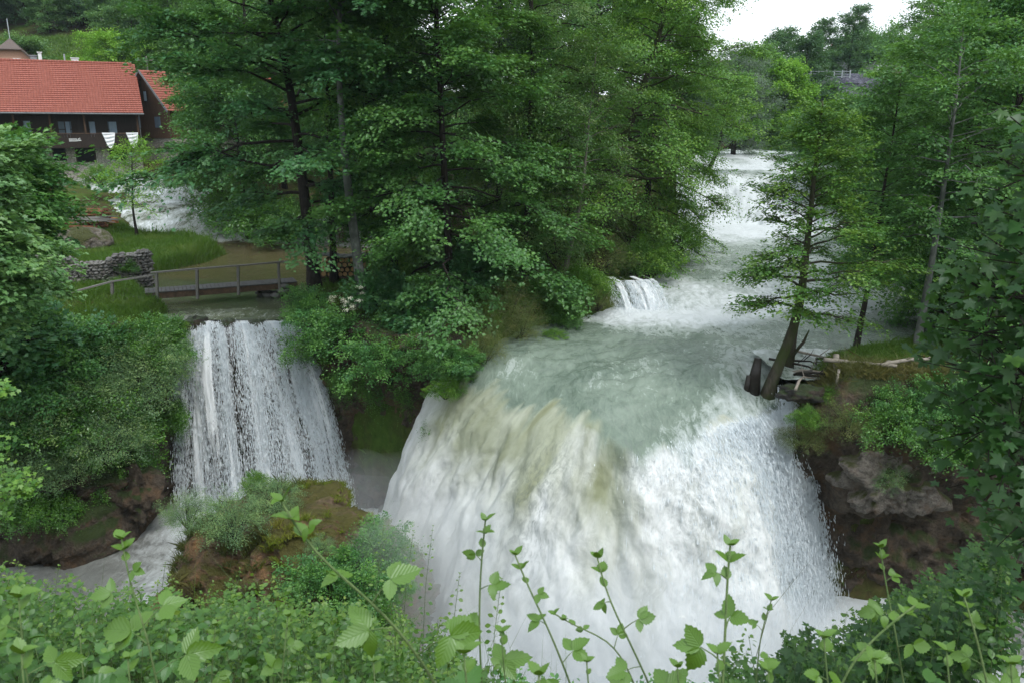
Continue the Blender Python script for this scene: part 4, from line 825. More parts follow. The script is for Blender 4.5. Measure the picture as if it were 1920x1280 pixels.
for a in [(bushB, 1760, 520, 33, 1.6, 'dark bush under the right bank trees'), (bushB, 1850, 560, 29, 1.7, 'dark bush in the shade behind the near maple'), (bushB, 1700, 480, 44, 1.8, 'dark bush on the right river bank'),
          (bushB, 1640, 440, 52, 1.7, 'dark bush further up the right river bank'), (bushA, 1900, 640, 26.5, 1.5, 'leafy bush at the right margin above the cliff'),
          (bushA, 1632, 96, 143, 3.0, 'bush hiding the wall of the orange-roofed house'), (bushB, 1672, 100, 143, 3.0, 'dark bush right of the orange-roofed house'), (bushB, 1605, 98, 140, 2.6, 'dark bush left of the orange-roofed house'),
          (bushA, 1660, 345, 72, 2.4, 'leafy bush at the far right bend of the river'), (bushA, 1560, 285, 86, 2.4, 'leafy bush at the head of the far cascades'),
          (bushA, 1700, 765, 23.6, .62, 'light green shrub growing through the log rail fence'), (bushE, 1553, 745, 24.2, .26, 'small bright shrub against the left fence post'),
          (bushE, 1512, 790, 23.5, .32, 'small yellow-green clump on the cliff rim below the fence'), (bushC, 1590, 800, 23.2, .6, 'brownish twiggy clump hanging on the cliff below the fence'),
          (bushB, 1680, 800, 22.9, .7, 'dark creeper clump on the cliff below the light green shrub'), (bushC, 1500, 830, 23.6, .5, 'brownish clump of roots beside the side trickle'),
          (bushD, 1655, 900, 22.9, .45, 'pale twiggy clump under the grey overhang'), (bushA, 1800, 765, 23.0, .7, 'green shrub on the turf right of the fence'),
          (bushB, 1800, 830, 22.5, .8, 'dark creeper clump behind the near maple twigs')]:
    bput(*a)
# --- far right
b = atY(1375, 285, 88); make_tree('willow_tree', 'silvery grey willow at the head of the rapids', 'tree', (b[0], 88, gz(b[0], 88)), 11.5, 4.6, M['willow'], M['bark'], 101, cb=.12, nl=60, ns=10, per=60, leaf=.17, spr=.8, flat=.2, tr=.3,
    prof='ov', up=(.1, .9), droop=.35, wr=.3, hang=.3)
b = atY(1318, 300, 72); make_tree('leaning_tree', 'dark trunk leaning right over the upper white cascade', 'tree', (b[0], 72, 3.4), 8.5, 2.9, M['alder'], M['bark'], 102, cb=.45, nl=36, ns=8, per=40, leaf=.15, spr=.7, flat=.15, tr=.2,
    path=[(0, 0, 0), (.3, 1.3, 0), (1, 2.0, 0)], prof='ov', droop=.25)
TOPS_F = [98, 125, 75, 15, 38, 62, 150, 104, 195]
fr = [(1420, 108, 11, 5.5, 'far', 'rounded green tree right of the silvery willow'), (1470, 104, 10.5, 4.2, 'lime', 'lime-green tree in front of the hill wood'), (1510, 116, 15, 5.0, 'fardark', 'dark blue-green tree left of the stone viaduct end'),
      (1580, 128, 20, 3.6, 'fardark', 'tall ivy-clad tree with an open top against the sky'), (1535, 132, 18, 3.2, 'fardark', 'ivy-clad tree left of the open-topped one against the sky'), (1455, 135, 12, 4.5, 'fardark', 'dark conifer-like tree on the skyline'),
      (1330, 110, 9, 4.5, 'far', 'green tree behind the silvery willow'), (1390, 140, 5.5, 4.0, 'far', 'small skyline tree above the far bridge'), (1610, 125, 9, 4.0, 'far', 'bushy tree below the orange-roofed house')]
for i, (px, Yd, ht, R, mt, lb) in enumerate(fr):
    p = atY(px, 200, Yd); z0 = gz(p[0], Yd); ht = atY(px, TOPS_F[i], Yd)[2]-z0+.5; R = min(R, ht*.5)
    make_tree('broadleaf_tree', lb, 'tree', (p[0], Yd, z0-.5), ht, R, M[mt], M['bark'], 110+i, cb=.08, nl=56, ns=9, per=44, leaf=.24, spr=.95, flat=.18, tr=.22, prof='ov', up=(-.1, .9), droop=.2, twigs=False)
hb = put(hl, (0, 0, 0), .45, .5, 'low green tree on the hill flank left of the stone viaduct end', 'trees on the far hill flank')
for i, (px, py, Yd, s) in enumerate([(1480, 240, 100, .75), (1530, 225, 98, .8), (1440, 230, 112, .8), (1500, 200, 122, .9), (1640, 190, 112, .9), (1700, 180, 110, 1.0), (1600, 240, 95, .7), (1650, 230, 92, .8), (1560, 260, 90, .6), (1720, 170, 130, 1.1), (1660, 150, 140, 1.0)]):
    p = atY(px, py, Yd); loc = (p[0], Yd, gz(p[0], Yd)-.4)
    if i == 0: hb.location = loc
    else: put(hb, loc, s*.6, i*1.1)

# ------------------------------------------------------------------ the mound in the pool
mound = empty('travertine_boulder', (-7.2, 23.6, -8.4), label='big orange-brown travertine boulder with an arched hollow, standing in the pool before the falls', cat='boulder')
def mound_shape():
    th = np.linspace(0, 2*math.pi, 181)[:-1]; tv = np.linspace(0, 1, 90); T, W = np.meshgrid(th, tv, indexing='ij')
    cx, cy = np.cos(T), np.sin(T); r = np.sin(W*math.pi/2)**.75
    rx = 4.3+.5*cx*0; ry = 3.0
    hz = 4.25*(1-W**2.3)
    x = cx*r*(rx+.2*(cx > 0)*sstep(.5, 1, W)*cx); y = cy*r*ry
    hz = hz*(1+.10*np.exp(-((x-.6)/1.2)**2))-np.clip(x-1.0, 0, 9)*.42*(1-W)-np.clip(-x-2.6, 0, 9)*.22*(1-W)
    n1 = .50*fbm(x*.55, y*.55, hz*.6, 4, 201)+.42*np.abs(fbm(x*1.6, y*1.6, hz*1.6, 4, 202))+.14*fbm(x*6, y*6, hz*6, 3, 203)
    n1 = n1*sstep(0, .3, r); x = x+cx*n1; y = y+cy*n1; z = hz+.30*fbm(x*.9, y*.9, 2, 4, 205)
    # the hollow under the arch, facing the camera and left
    d = np.exp(-(((x+2.7)/1.15)**2+((z-.9)/1.1)**2)**1.5)*(y < 0); y = y+d*2.3
    d = np.exp(-(((x+.4)/1.1)**2+((z-.2)/.7)**2)**1.5)*(y < 0); y = y+d*1.5
    return x, y, z
x, y, z = mound_shape(); mk('rock_body', np.stack([x, y, z], -1).reshape(-1, 3), grid_faces(180, 90, True), M['mound'], mound, True)
mb = MB(); A = np.linspace(0, 1, 16); P = np.stack([-2.3-2.1*np.sin(A*math.pi*.5), -1.3-1.3*A, 2.9-3.1*A**1.6], 1); mb.tube(P, .42-.12*A+.05*np.sin(A*17), 12)
o = mb.build('rock_arch', M['mound'], mound, True)
mb = MB(); mb.blob((.15, -2.9, 1.15), (.95, .75, .55), 7, .45, 2.6, 50, 34); mb.build('rock_knob', M['greyrock'] if False else M['mound'], mound, True)
def blades(name, pts, hgt, wid, mat, label, lean=.35, seed=1, cat=None, nper=1):
    r = np.random.default_rng(seed); P = np.repeat(np.asarray(pts, float), nper, 0); n = len(P); a = r.uniform(0, 6.28, n); s = np.stack([np.cos(a), np.sin(a), 0*a], 1)*(wid*r.lognormal(0, .3, n))[:, None]
    h = (hgt*r.lognormal(0, .35, n))[:, None]; le = np.concatenate([r.normal(0, lean, (n, 2)), np.zeros((n, 1))], 1)*h; up = np.array((0, 0, 1.))*h
    P = P+np.concatenate([r.normal(0, .03, (n, 2)), np.zeros((n, 1))], 1)
    V = np.stack([P-s, P+s, P+le*.35+up*.6+s*.6, P+le+up*.95, P+le*.35+up*.6-s*.6], 1).reshape(-1, 3); i = np.arange(n)[:, None]*5
    cl = np.clip(.5+.5*fbm(P[:, 0]*.8, P[:, 1]*.8, 0, 3, seed), 0, 1)
    return tag(mk(name, V, i+np.array([[0, 1, 2, 3, 4]]), mat, None, False, {'rnd': np.repeat(r.random(n), 5), 'cl': np.repeat(cl, 5)}), label, cat, kind='stuff')
r = np.random.default_rng(3)
# moss and dry grass on the boulder's crown, cast onto its mesh
me = bpy.data.objects['rock_body'].data; vv = np.zeros(len(me.vertices)*3, np.float32); me.vertices.foreach_get('co', vv); vv = vv.reshape(-1, 3)
vn = np.zeros(len(me.vertices)*3, np.float32); me.vertices.foreach_get('normal', vn); vn = vn.reshape(-1, 3)
ok = np.where((vn[:, 2] > .35) & (vv[:, 2] > 2.3))[0]; pick = r.choice(ok, 26000); P = vv[pick]+r.normal(0, .07, (len(pick), 3))*(1, 1, .1)+np.array((-7.2, 23.6, -8.4))
blades('moss', P[P[:, 0] > -7.6], .10, .010, M['moss'], 'mossy turf capping the boulder', .6, 4); blades('dry_grass', P[P[:, 0] <= -7.4], .22, .009, M['drygrass'], 'dry grass on the left of the boulder crown', .7, 5)

# turf
def scatter(n, x0, x1, y0, y1, cond, seed):
    r = np.random.default_rng(seed); x = r.uniform(x0, x1, n); y = r.uniform(y0, y1, n); k = cond(x, y); x, y = x[k], y[k]; return np.stack([x, y, H(x, y)], 1)
pen = lambda x, y: (x < strL(y)-.15) & (x > -36) & (y < 60-(x+20)*-.02)
blades('grass', scatter(110000, -34, -18.5, 44, 60, lambda x, y: pen(x, y) & (H(x, y) < 2), 11), .17, .012, M['grass'], 'short meadow grass on the peninsula by the pond', .4, 12)
sh = scatter(60000, -34, -18.5, 45, 59, lambda x, y: (x < strL(y)+.3) & (x > strL(y)-1.8), 13); blades('reed_grass', sh, .42, .014, M['grass'], 'tall grass along the pond shore', .3, 14)
blades('grass', scatter(90000, 9.0, 21, 23.6, 31, lambda x, y: (y > edgeY(x)+.15) & (x > rivR(y)+.3), 15), .15, .008, M['grass'], 'grass on the right bank behind the log rail fence', .5, 16)
rim = scatter(50000, 9.6, 19, 23.0, 25.2, lambda x, y: np.abs(y-edgeY(x)-.2) < .5, 17); rim[:, 2] = np.minimum(H(rim[:, 0], edgeY(rim[:, 0])+1.3), .6)-.05-np.clip(edgeY(rim[:, 0])-rim[:, 1], 0, 1)*.6
blades('rim_grass', rim, .24, .008, M['drygrass'], 'dry overhanging grass along the right cliff rim', .8, 18)
blades('grass', scatter(40000, -22, -15, 29, 40, lambda x, y: (y > edgeY(x)+.3) & (x < strL(y)-.2), 19), .2, .009, M['grass'], 'grass around the left end of the footbridge', .5, 20)
blades('grass', scatter(60000, -9.6, 6, 28, 45, lambda x, y: (y > edgeY(x)+.4) & (x > strR(y)+.2) & (x < rivL(y)-.3), 21), .18, .010, M['grass'], 'grass and low herbs on the wooded island', .6, 22)
hs = scatter(60000, -75, -25, 86, 122, lambda x, y: x < -20, 23); blades('meadow_grass', hs, .4, .05, M['grass'], 'rough meadow grass on the slope above the houses', .5, 24)

# ------------------------------------------------------------------ plain materials for built things
def plain(name, a, b, scale=8, rough=.8, stretch=(1, 1, 1), bs=.4, spec=.3, bd=.02, metal=0):
    m, t, o = newmat(name); n1 = noise(t, scaled(t, objco(t), stretch), scale, 6, .65); p = princ(t, o, ramp(t, n1, [(.3, a), (.7, b)]), rough, spec, bump(t, n1, bs, bd)); p.inputs['Metallic'].default_value = metal; return m
M['greywood'] = plain('weathered_grey_wood', (.10, .098, .09), (.25, .24, .22), 6, .9, (3, 3, 12))
M['plank'] = plain('dark_wet_plank', (.03, .03, .03), (.09, .09, .088), 5, .6)
M['beam'] = plain('rusty_brown_beam', (.05, .035, .025), (.16, .10, .065), 4, .85)
M['timber'] = plain('dark_stained_timber', (.014, .009, .007), (.034, .022, .016), 3, .7, (6, 6, .6))
M['timber2'] = plain('weathered_brown_boards', (.035, .020, .012), (.11, .06, .035), 3, .8, (8, 8, .5))
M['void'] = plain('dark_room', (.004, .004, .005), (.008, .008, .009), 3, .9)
M['whitecloth'] = plain('white_cloth', (.74, .76, .80), (.80, .82, .85), 3, .9)
M['whitepaint'] = plain('white_paint', (.65, .67, .68), (.78, .8, .8), 3, .6)
M['glass'] = plain('dark_window_glass', (.10, .14, .19), (.14, .18, .23), 2, .12, spec=.8)
M['curtain'] = plain('blue_white_curtain', (.22, .30, .38), (.36, .44, .52), 5, .9, (9, 9, .5))
M['gutter'] = plain('grey_gutter', (.10, .11, .12), (.2, .21, .22), 4, .5)
M['pink'] = plain('salmon_brick', (.42, .24, .17), (.55, .34, .25), 14, .9)
M['greytile'] = plain('grey_brown_tiles', (.075, .06, .055), (.15, .12, .105), 9, .8)
M['steel'] = plain('galvanised_steel', (.30, .33, .35), (.42, .45, .47), 5, .45, metal=.3)
M['concrete'] = plain('weathered_concrete', (.14, .145, .16), (.30, .31, .33), 2.5, .9)
M['log'] = plain('log_bark', (.05, .035, .022), (.14, .10, .07), 10, .9)
M['logend'] = plain('sawn_log_end', (.32, .19, .085), (.48, .31, .16), 12, .9)
M['reddish'] = plain('reddish_old_wood', (.07, .03, .018), (.24, .10, .05), 6, .9)
M['rope'] = plain('pale_dead_wood', (.16, .145, .12), (.30, .27, .23), 8, .9)
M['blackwet'] = plain('black_wet_stump', (.008, .007, .006), (.03, .024, .018), 9, .4)
M['car'] = plain('white_car_paint', (.70, .72, .74), (.74, .76, .78), 2, .3, spec=.5)
M['orange'] = plain('orange_roof', (.45, .17, .08), (.58, .25, .12), 6, .8)
M['path'] = plain('reddish_path_soil', (.16, .075, .04), (.30, .15, .085), 5, .95)
def tilemat():
    m, t, o = newmat('red_roof_tiles'); co = objco(t); w = N(t, 'ShaderNodeTexWave', wave_type='BANDS', bands_direction='X'); w.inputs['Scale'].default_value = 1.35; t.links.new(co, w.inputs['Vector'])
    n1 = noise(t, scaled(t, co, (3, 1, 1)), 2.2, 6, .7); col = ramp(t, n1, [(.25, (.21, .062, .045)), (.6, (.31, .105, .076)), (.85, (.39, .17, .13))])
    princ(t, o, mixc(t, mrange(t, w.outputs[0], 0, .25, .3, 0), col, (.12, .035, .03)), .75, .25, bump(t, w.outputs[0], .6, .04)); return m
M['redtile'] = tilemat()
def stonemat(name, a, b, c, sc_=1.6, mortar=(.14, .13, .115)):
    m, t, o = newmat(name); co = objco(t); v = N(t, 'ShaderNodeTexVoronoi', feature='F1'); v.inputs['Scale'].default_value = sc_*2; mp = scaled(t, co, (1, 1, 2.4)); t.links.new(mp, v.inputs['Vector'])
    e = N(t, 'ShaderNodeTexVoronoi', feature='DISTANCE_TO_EDGE'); e.inputs['Scale'].default_value = sc_*2; t.links.new(mp, e.inputs['Vector'])
    sx = N(t, 'ShaderNodeSeparateXYZ'); t.links.new(v.outputs['Color'], sx.inputs[0]); n1 = noise(t, co, 12, 5, .7)
    col = mixc(t, mrange(t, n1, .3, .7, 0, .4), ramp(t, sx.outputs[0], [(0, a), (.6, b), (1, c)]), mortar); ed = mrange(t, e.outputs[0], .02, .10)
    princ(t, o, mixc(t, ed, mortar, col), .9, .2, bump(t, math_(t, 'ADD', ed, n1), .8, .05)); return m
M['stone'] = stonemat('rubble_stone_wall', (.30, .29, .26), (.42, .40, .35), (.50, .48, .42)); M['drystone'] = stonemat('single_wall_stone', (.10, .10, .10), (.20, .20, .195), (.28, .27, .25), .8)
M['bluestone'] = stonemat('blue_grey_masonry', (.12, .12, .17), (.20, .20, .26), (.28, .28, .34), 1.0, (.10, .10, .13))

# ------------------------------------------------------------------ the timber farmhouse
def tiled_slope(mb, x0, x1, e, r, rows=26, th=.05):
    """rows of overlapping tiles from the eave point e=(y,z) to the ridge point r"""
    e = np.array(e, float); r = np.array(r, float); d = (r-e)/rows; L = np.linalg.norm(d); nn = np.array((-d[1], d[0]))/L
    if nn[1] < 0: nn = -nn
    for i in range(rows):
        a = e+d*i; b = a+d*1.02; p = [a, a+nn*th*1.5, b+nn*th*.4, b]
        V = [(x, q[0], q[1]) for x in (x0, x1) for q in p]; mb.raw(V, np.array([(0, 1, 2, 3), (7, 6, 5, 4), (0, 4, 5, 1), (1, 5, 6, 2), (2, 6, 7, 3), (3, 7, 4, 0)]))
HROT = math.radians(27); hp = atY(264, 260, 76)
def fx(px, off=0.0):
    k = (px-960)/FP/1.0318; return (k*76-hp[0])/(math.cos(HROT)-k*math.sin(HROT))
house = empty('farmhouse', (hp[0], 76, 3.9), HROT, 'long farmhouse with red tile roof, dark timber balcony and pale stone ground floor', 'house')
XL = -17.0
def wall_with_holes(mb, x0, x1, z0, z1, y, th, holes):
    """a wall slab in bays, leaving the openings free"""
    xs = sorted({x0, x1, *[h[0] for h in holes], *[h[1] for h in holes]})
    for a, b in zip(xs[:-1], xs[1:]):
        h = [q for q in holes if q[0] <= (a+b)/2 <= q[1]]
        if not h: mb.box(((a+b)/2, y+th/2, (z0+z1)/2), (b-a, th, z1-z0))
        else:
            _, _, c, d = h[0]
            if c > z0: mb.box(((a+b)/2, y+th/2, (z0+c)/2), (b-a, th, c-z0))
            if d < z1: mb.box(((a+b)/2, y+th/2, (d+z1)/2), (b-a, th, z1-d))
cel = [(fx(93), fx(119), 1.15, 2.35), (fx(137), fx(176), 1.0, 2.35), (fx(202), fx(236), 1.15, 2.35), (fx(30), fx(60), 1.15, 2.35)]
mb = MB(); wall_with_holes(mb, XL, 0, -.6, 2.45, 1.1, .5, cel); mb.box((-.25, 5.3, .92), (.5, 7.3, 3.04)); mb.build('stone_wall', M['stone'], house)
win = [(fx(44), fx(60), 3.35, 4.75), (fx(110), fx(138), 3.2, 4.7), (fx(168), fx(182), 3.2, 4.7), (fx(204), fx(223), 3.2, 4.7)]
mb = MB(); wall_with_holes(mb, XL, 0, 2.46, 5.5, 1.14, .18, win); mb.box((-.09, 5.2, 4.1), (.18, 7.9, 3.05)); mb.box((-.09, 8.9, 2.4), (.14, .2, 5))
mb.raw([(-.2, 1.2, 5.6), (-.2, 8.9, 5.6), (-.2, 5, 9.6), (0, 1.2, 5.6), (0, 8.9, 5.6), (0, 5, 9.6)], [np.array([(0, 2, 1), (3, 4, 5)]), np.array([(0, 1, 4, 3), (1, 2, 5, 4), (2, 0, 3, 5)])])
mb.build('timber_wall', M['timber'], house)
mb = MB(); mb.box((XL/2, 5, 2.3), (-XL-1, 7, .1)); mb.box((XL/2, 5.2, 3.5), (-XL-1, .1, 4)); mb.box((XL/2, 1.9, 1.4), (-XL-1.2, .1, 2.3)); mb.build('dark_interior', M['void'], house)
for (a, b, c, d) in cel:
    mb = MB(); w = .07
    for q in ((a+w/2, b-a), ): pass
    mb.box(((a+b)/2, 1.3, c+w/2), (b-a-.01, .12, w)); mb.box(((a+b)/2, 1.3, d-w/2), (b-a-.01, .12, w)); mb.box((a+w, 1.3, (c+d)/2), (2*w, .12, d-c-2*w)); mb.box((b-w, 1.3, (c+d)/2), (2*w, .12, d-c-2*w))
    f = mb.build('cellar_window', M['timber'], house); p = MB(); p.box(((a+b)/2, 1.34, (c+d)/2), (b-a-4*w, .02, d-c-2*w)); p.build('pane', M['void'], f)
for i, (a, b, c, d) in enumerate(win):
    mb = MB(); w = .07; m_ = (a+b)/2
    for z in (c+w/2, d-w/2, (c+d)/2): mb.box((m_, 1.2, z), (b-a-.01, .1, w))
    for xx in (a+w/2, b-w/2, m_): mb.box((xx, 1.197, (c+d)/2), (w, .1, d-c-2*w-.02))
    f = mb.build('window', M['timber'], house); p = MB(); p.box((m_, 1.27, (c+d)/2), (b-a-w, .02, d-c-w)); p.build('pane', M['glass'], f)
    p = MB(); cx0 = a+(b-a)*(.55 if i == 1 else .2); cx1 = b-(.35 if i == 1 else .1)*(b-a)*.5; nf = 14; t_ = np.linspace(0, 1, nf)
    V = np.concatenate([np.stack([cx0+(cx1-cx0)*t_, 1.15+.03*np.sin(t_*28), np.full(nf, zz)], 1) for zz in (c+.05, d-.08)]); V[:, 1] -= .06; p.raw(V, np.array([(k, k+1, nf+k+1, nf+k) for k in range(nf-1)])); p.build('curtain', M['curtain'], f)
bal = MB()
for k in range(int(-XL/.24)): bal.box((XL+.12+k*.24, .03+.004*(k % 3), 3.02), (.232, .05, 1.06+.01*(k % 2)))
bal.box((XL/2, .06, 2.42), (-XL, .14, .14)); bal.box((XL/2, .58, 2.38), (-XL-.1, .92, .1)); bo = bal.build('balcony', M['timber2'] if False else M['timber'], house)
mb = MB(); mb.box((XL/2, .03, 3.60), (-XL+.06, .12, .06)); mb.build('handrail', M['beam'], bo)
for px in (261, 162, 98, 30): mb = MB(); mb.box((fx(px), .13, 4.5), (.15, .14, 1.72)); mb.build('post', M['timber2'], bo)
for k in range(6): pass
mb = MB(); tiled_slope(mb, XL-.6, .45, (-.35, 5.38), (5.0, 9.95), 25); tiled_slope(mb, XL-.6, .45, (10.3, 5.38), (5.0, 9.95), 25); rf = mb.build('roof', M['redtile'], house)
mb = MB()
for k in range(62): mb.tube([(XL-.5+k*.285, 5, 9.98), (XL-.5+k*.285+.29, 5, 10.0)], [.12, .14], 8)
mb.build('ridge_tiles', M['redtile'], rf)
for px, w, h, mt in ((57, .55, .55, 'concrete'), (70, .28, .85, 'whitepaint'), (138, .6, .45, 'whitepaint')):
    mb = MB(); mb.box((fx(px)+.9, 5.6, 9.9+h/2-.3), (w, .5, h+.6)); mb.box((fx(px)+.9, 5.6, 9.93+h), (w+.14, .62, .07)); mb.build('chimney', M[mt], rf)
mb = MB(); mb.tube([(fx(118)+.9, 5.3, 9.5), (fx(118)+.9, 5.3, 10.7)], .07, 8); mb.build('vent_pipe', M['steel'], rf)
mb = MB(); mb.tube([(XL-.6, -.42, 5.33), (.5, -.42, 5.30)], .07, 8); mb.tube([(.05, -.35, 5.3), (.05, .25, 5.0), (.05, .25, 2.4)], .04, 6); mb.build('gutter', M['gutter'], house)
mb = MB(); r = np.random.default_rng(8)       # the worn two-line white inscription and its emblem; the letters cannot be read
for row in (0, 1):
    x = fx(129)
    while x < fx(143): w = r.uniform(.055, .085); mb.box((x+w/2, -.012, 3.11-row*.15), (w*.8, .012, .10)); x += w+.012+(.05 if r.random() < .12 else 0)
for q in ((fx(144.5), 3.04, .12, .03), (fx(147), 3.11, .10, .10), (fx(149.6), 3.13, .05, .16), (fx(146), 2.97, .18, .05), (fx(149.5), 2.99, .2, .06)): mb.box((q[0], -.012, q[1]), (q[2], .012, q[3]))
mb.build('wall_lettering', M['whitepaint'], bo)
def towel(px0, px1, zl, label, seed):
    x0, x1 = fx(px0), fx(px1); nu, nv = 34, 40; Uq, Vq = np.meshgrid(np.linspace(0, 1, nu), np.linspace(0, 1, nv), indexing='ij')
    sag = np.sin(Uq*math.pi)**.8; z = 3.65-Vq*(.75+.75*sag*.95*(1-.3*Uq)); x = x0+(x1-x0)*(Uq+(.5-Uq)*Vq*.34+.05*Vq)
    y = -.10-.05*np.sin(Vq*26*(.6+.4*sag)+Uq*2)*sag-.03*np.sin(Uq*9)-.05*Vq
    rim_ = Vq < .04; y = np.where(rim_, .03, y); z = np.where(rim_, 3.66, z)
    o = mk('towel', np.stack([x, y, z], -1).reshape(-1, 3), grid_faces(nu, nv), M['whitecloth'], None, True); o.matrix_world = Matrix.Translation(house.location)@Matrix.Rotation(HROT, 4, 'Z')
    s = o.modifiers.new('cloth', 'SOLIDIFY'); s.thickness = .012; tag(o, label, 'towel', 'white towels hung over the balcony rail')
towel(192, 217, 0, 'white towel hanging in swags over the balcony rail, the one nearer the lettering', 1); towel(237, 260, 0, 'white towel hanging over the balcony rail next to the corner post', 2)

gp = atY(262, 260, 79); gh = empty('gabled_house', (gp[0]+.9, 79.5, 3.8), math.radians(-36), 'brown board gabled house with red roof, half hidden right of the long farmhouse', 'house')
mb = MB(); mb.box((0, 6, 1.3), (7.4, 12, 3.8)); mb.build('stone_wall', M['stone'], gh)
mb = MB(); mb.box((0, 6, 4.6), (7.5, 12.1, 2.75))
mb.raw([(-3.75, .0, 5.98), (3.75, .0, 5.98), (0, .0, 9.25), (-3.75, 12, 5.98), (3.75, 12, 5.98), (0, 12, 9.25)], [np.array([(0, 1, 2), (4, 3, 5)]), np.array([(0, 3, 4, 1), (1, 4, 5, 2), (2, 5, 3, 0)])])
for k in range(30): mb.box((-3.63+k*.25, -.06, 4.6), (.235, .05, 2.7)); hh = max(0, 3.2*(1-abs(-3.63+k*.25)/3.75)-.08); mb.box((-3.63+k*.25, -.03, 6.0+hh/2), (.235, .05, hh)) if hh > .1 else None
mb.build('board_wall', M['timber2'], gh)
mb = MB(); mb.box((0, -.10, 7.1), (.55, .08, 1.0)); f = mb.build('window', M['timber'], gh); mb = MB(); mb.box((0, -.15, 7.1), (.42, .03, .86)); mb.build('pane', M['curtain'], f)
mb = MB(); mb.box((-1.9, -.11, 4.7), (.9, .08, 1.0)); mb.box((1.6, -.11, 4.7), (.9, .08, 1.0)); f = mb.build('window', M['glass'], gh)
def gable_roof(parent, hw, ln, z0, z1, over, mat, rows=17):
    mb = MB(); tmp = MB(); tiled_slope(tmp, -over, ln+over, (-(hw+.35), z0-.32), (0, z1), rows); tiled_slope(tmp, -over, ln+over, (hw+.35, z0-.32), (0, z1), rows)
    for V, in [(v,) for v in tmp.V]: pass
    V = np.vstack(tmp.V); V = np.stack([V[:, 1], V[:, 0], V[:, 2]], 1); F = [np.vstack(f)[:, ::-1] for f in tmp.F.values() if f]
    return mk('roof', V, F, mat, parent)
r2 = gable_roof(gh, 3.75, 14, 6.0, 9.45, .5, M['redtile'])
mb = MB()
for s in (-1, 1): mb.bar((s*4.15, -.56, 5.62), (0, -.56, 9.42), .05, .2)
mb.build('bargeboard', M['gutter'], r2)
mb = MB(); mb.box((.6, 6.5, 9.4), (.5, .5, 1.5)); mb.build('chimney', M['whitepaint'], r2)
mb = MB(); mb.tube([(-1.9, -.3, 6.6), (-1.9, -.1, 6.65)], .05, 6); mb.blob((-1.9, -.35, 6.55), (.12, .12, .12), 1, .02); mb.build('wall_lamp', M['whitepaint'], gh)
p3 = atY(12, 110, 92); g3 = empty('brick_house', (p3[0]+.5, 92, 9.5), math.radians(22), 'salmon brick house with grey-brown half-hipped roof at the left margin', 'house')
mb = MB(); mb.box((0, 4, 2.3), (5.6, 8, 5.0)); mb.raw([(-2.8, 0, 4.8), (2.8, 0, 4.8), (1.0, 0, 6.7), (-1.0, 0, 6.7), (-2.8, 8, 4.8), (2.8, 8, 4.8), (1.0, 8, 6.7), (-1.0, 8, 6.7)], np.array([(0, 1, 2, 3), (5, 4, 7, 6), (1, 5, 6, 2), (0, 3, 7, 4), (2, 6, 7, 3)])); mb.build('brick_wall', M['pink'], g3)
mb = MB(); mb.box((.55, -.03, 5.35), (.75, .05, .95)); f = mb.build('window', M['whitepaint'], g3); mb = MB(); mb.box((.55, -.065, 5.35), (.58, .03, .78)); mb.build('pane', M['void'], f)
mb = MB(); hw = 3.3; z0, z1, zh = 4.35, 7.9, 6.55; hx = 1.15
mb.raw([(-hw, -.5, z0), (-hx, -.5, zh+.15), (0, 1.0, z1), (0, 8.5, z1), (-hw, 8.5, z0), (hw, -.5, z0), (hx, -.5, zh+.15), (hw, 8.5, z0)], [np.array([(0, 1, 2, 3, 4)]), np.array([(5, 7, 3, 2, 6)]), np.array([(1, 6, 2)])]); o = mb.build('roof', M['greytile'], g3)
s = o.modifiers.new('tiles', 'SOLIDIFY'); s.thickness = .12; s.offset = 0
mb = MB(); mb.tube([(0, 1.2, 7.8), (0, 1.2, 10.0)], .05, 6); mb.build('antenna_pole', M['steel'], o)
hp2 = atY(1640, 78, 150); h4 = empty('distant_house', (hp2[0], 150, hp2[2]-7.6), math.radians(10), 'house with an orange roof just showing over the right hill trees', 'house')
mb = MB(); mb.box((0, 4, 3), (9, 7, 6)); mb.build('plaster_wall', M['concrete'], h4); mb = MB(); tiled_slope(mb, -5.0, 0, (.2, 5.9), (4, 8.2), 8, .08); tiled_slope(mb, -5.0, 0, (7.9, 5.9), (4, 8.2), 8, .08); mb.build('roof', M['orange'], h4)
mb = MB(); tiled_slope(mb, 0.02, 6.0, (.2, 5.6), (4, 7.2), 8, .08); tiled_slope(mb, .02, 6.0, (7.9, 5.6), (4, 7.2), 8, .08); mb.build('lower_roof', M['beam'], h4)
h5 = atY(1348, 122, 170); h5o = empty('distant_house', (h5[0], 170, h5[2]-5), 0, 'pale house glimpsed on the skyline above the far bridge', 'house')
mb = MB(); mb.box((0, 3, 2.2), (7, 6, 4.6)); mb.build('plaster_wall', M['concrete'], h5o); mb = MB(); tiled_slope(mb, -4, 4, (-.3, 4.4), (3, 6.0), 6, .08); tiled_slope(mb, -4, 4, (6.3, 4.4), (3, 6.0), 6, .08); mb.build('roof', M['greytile'], h5o)
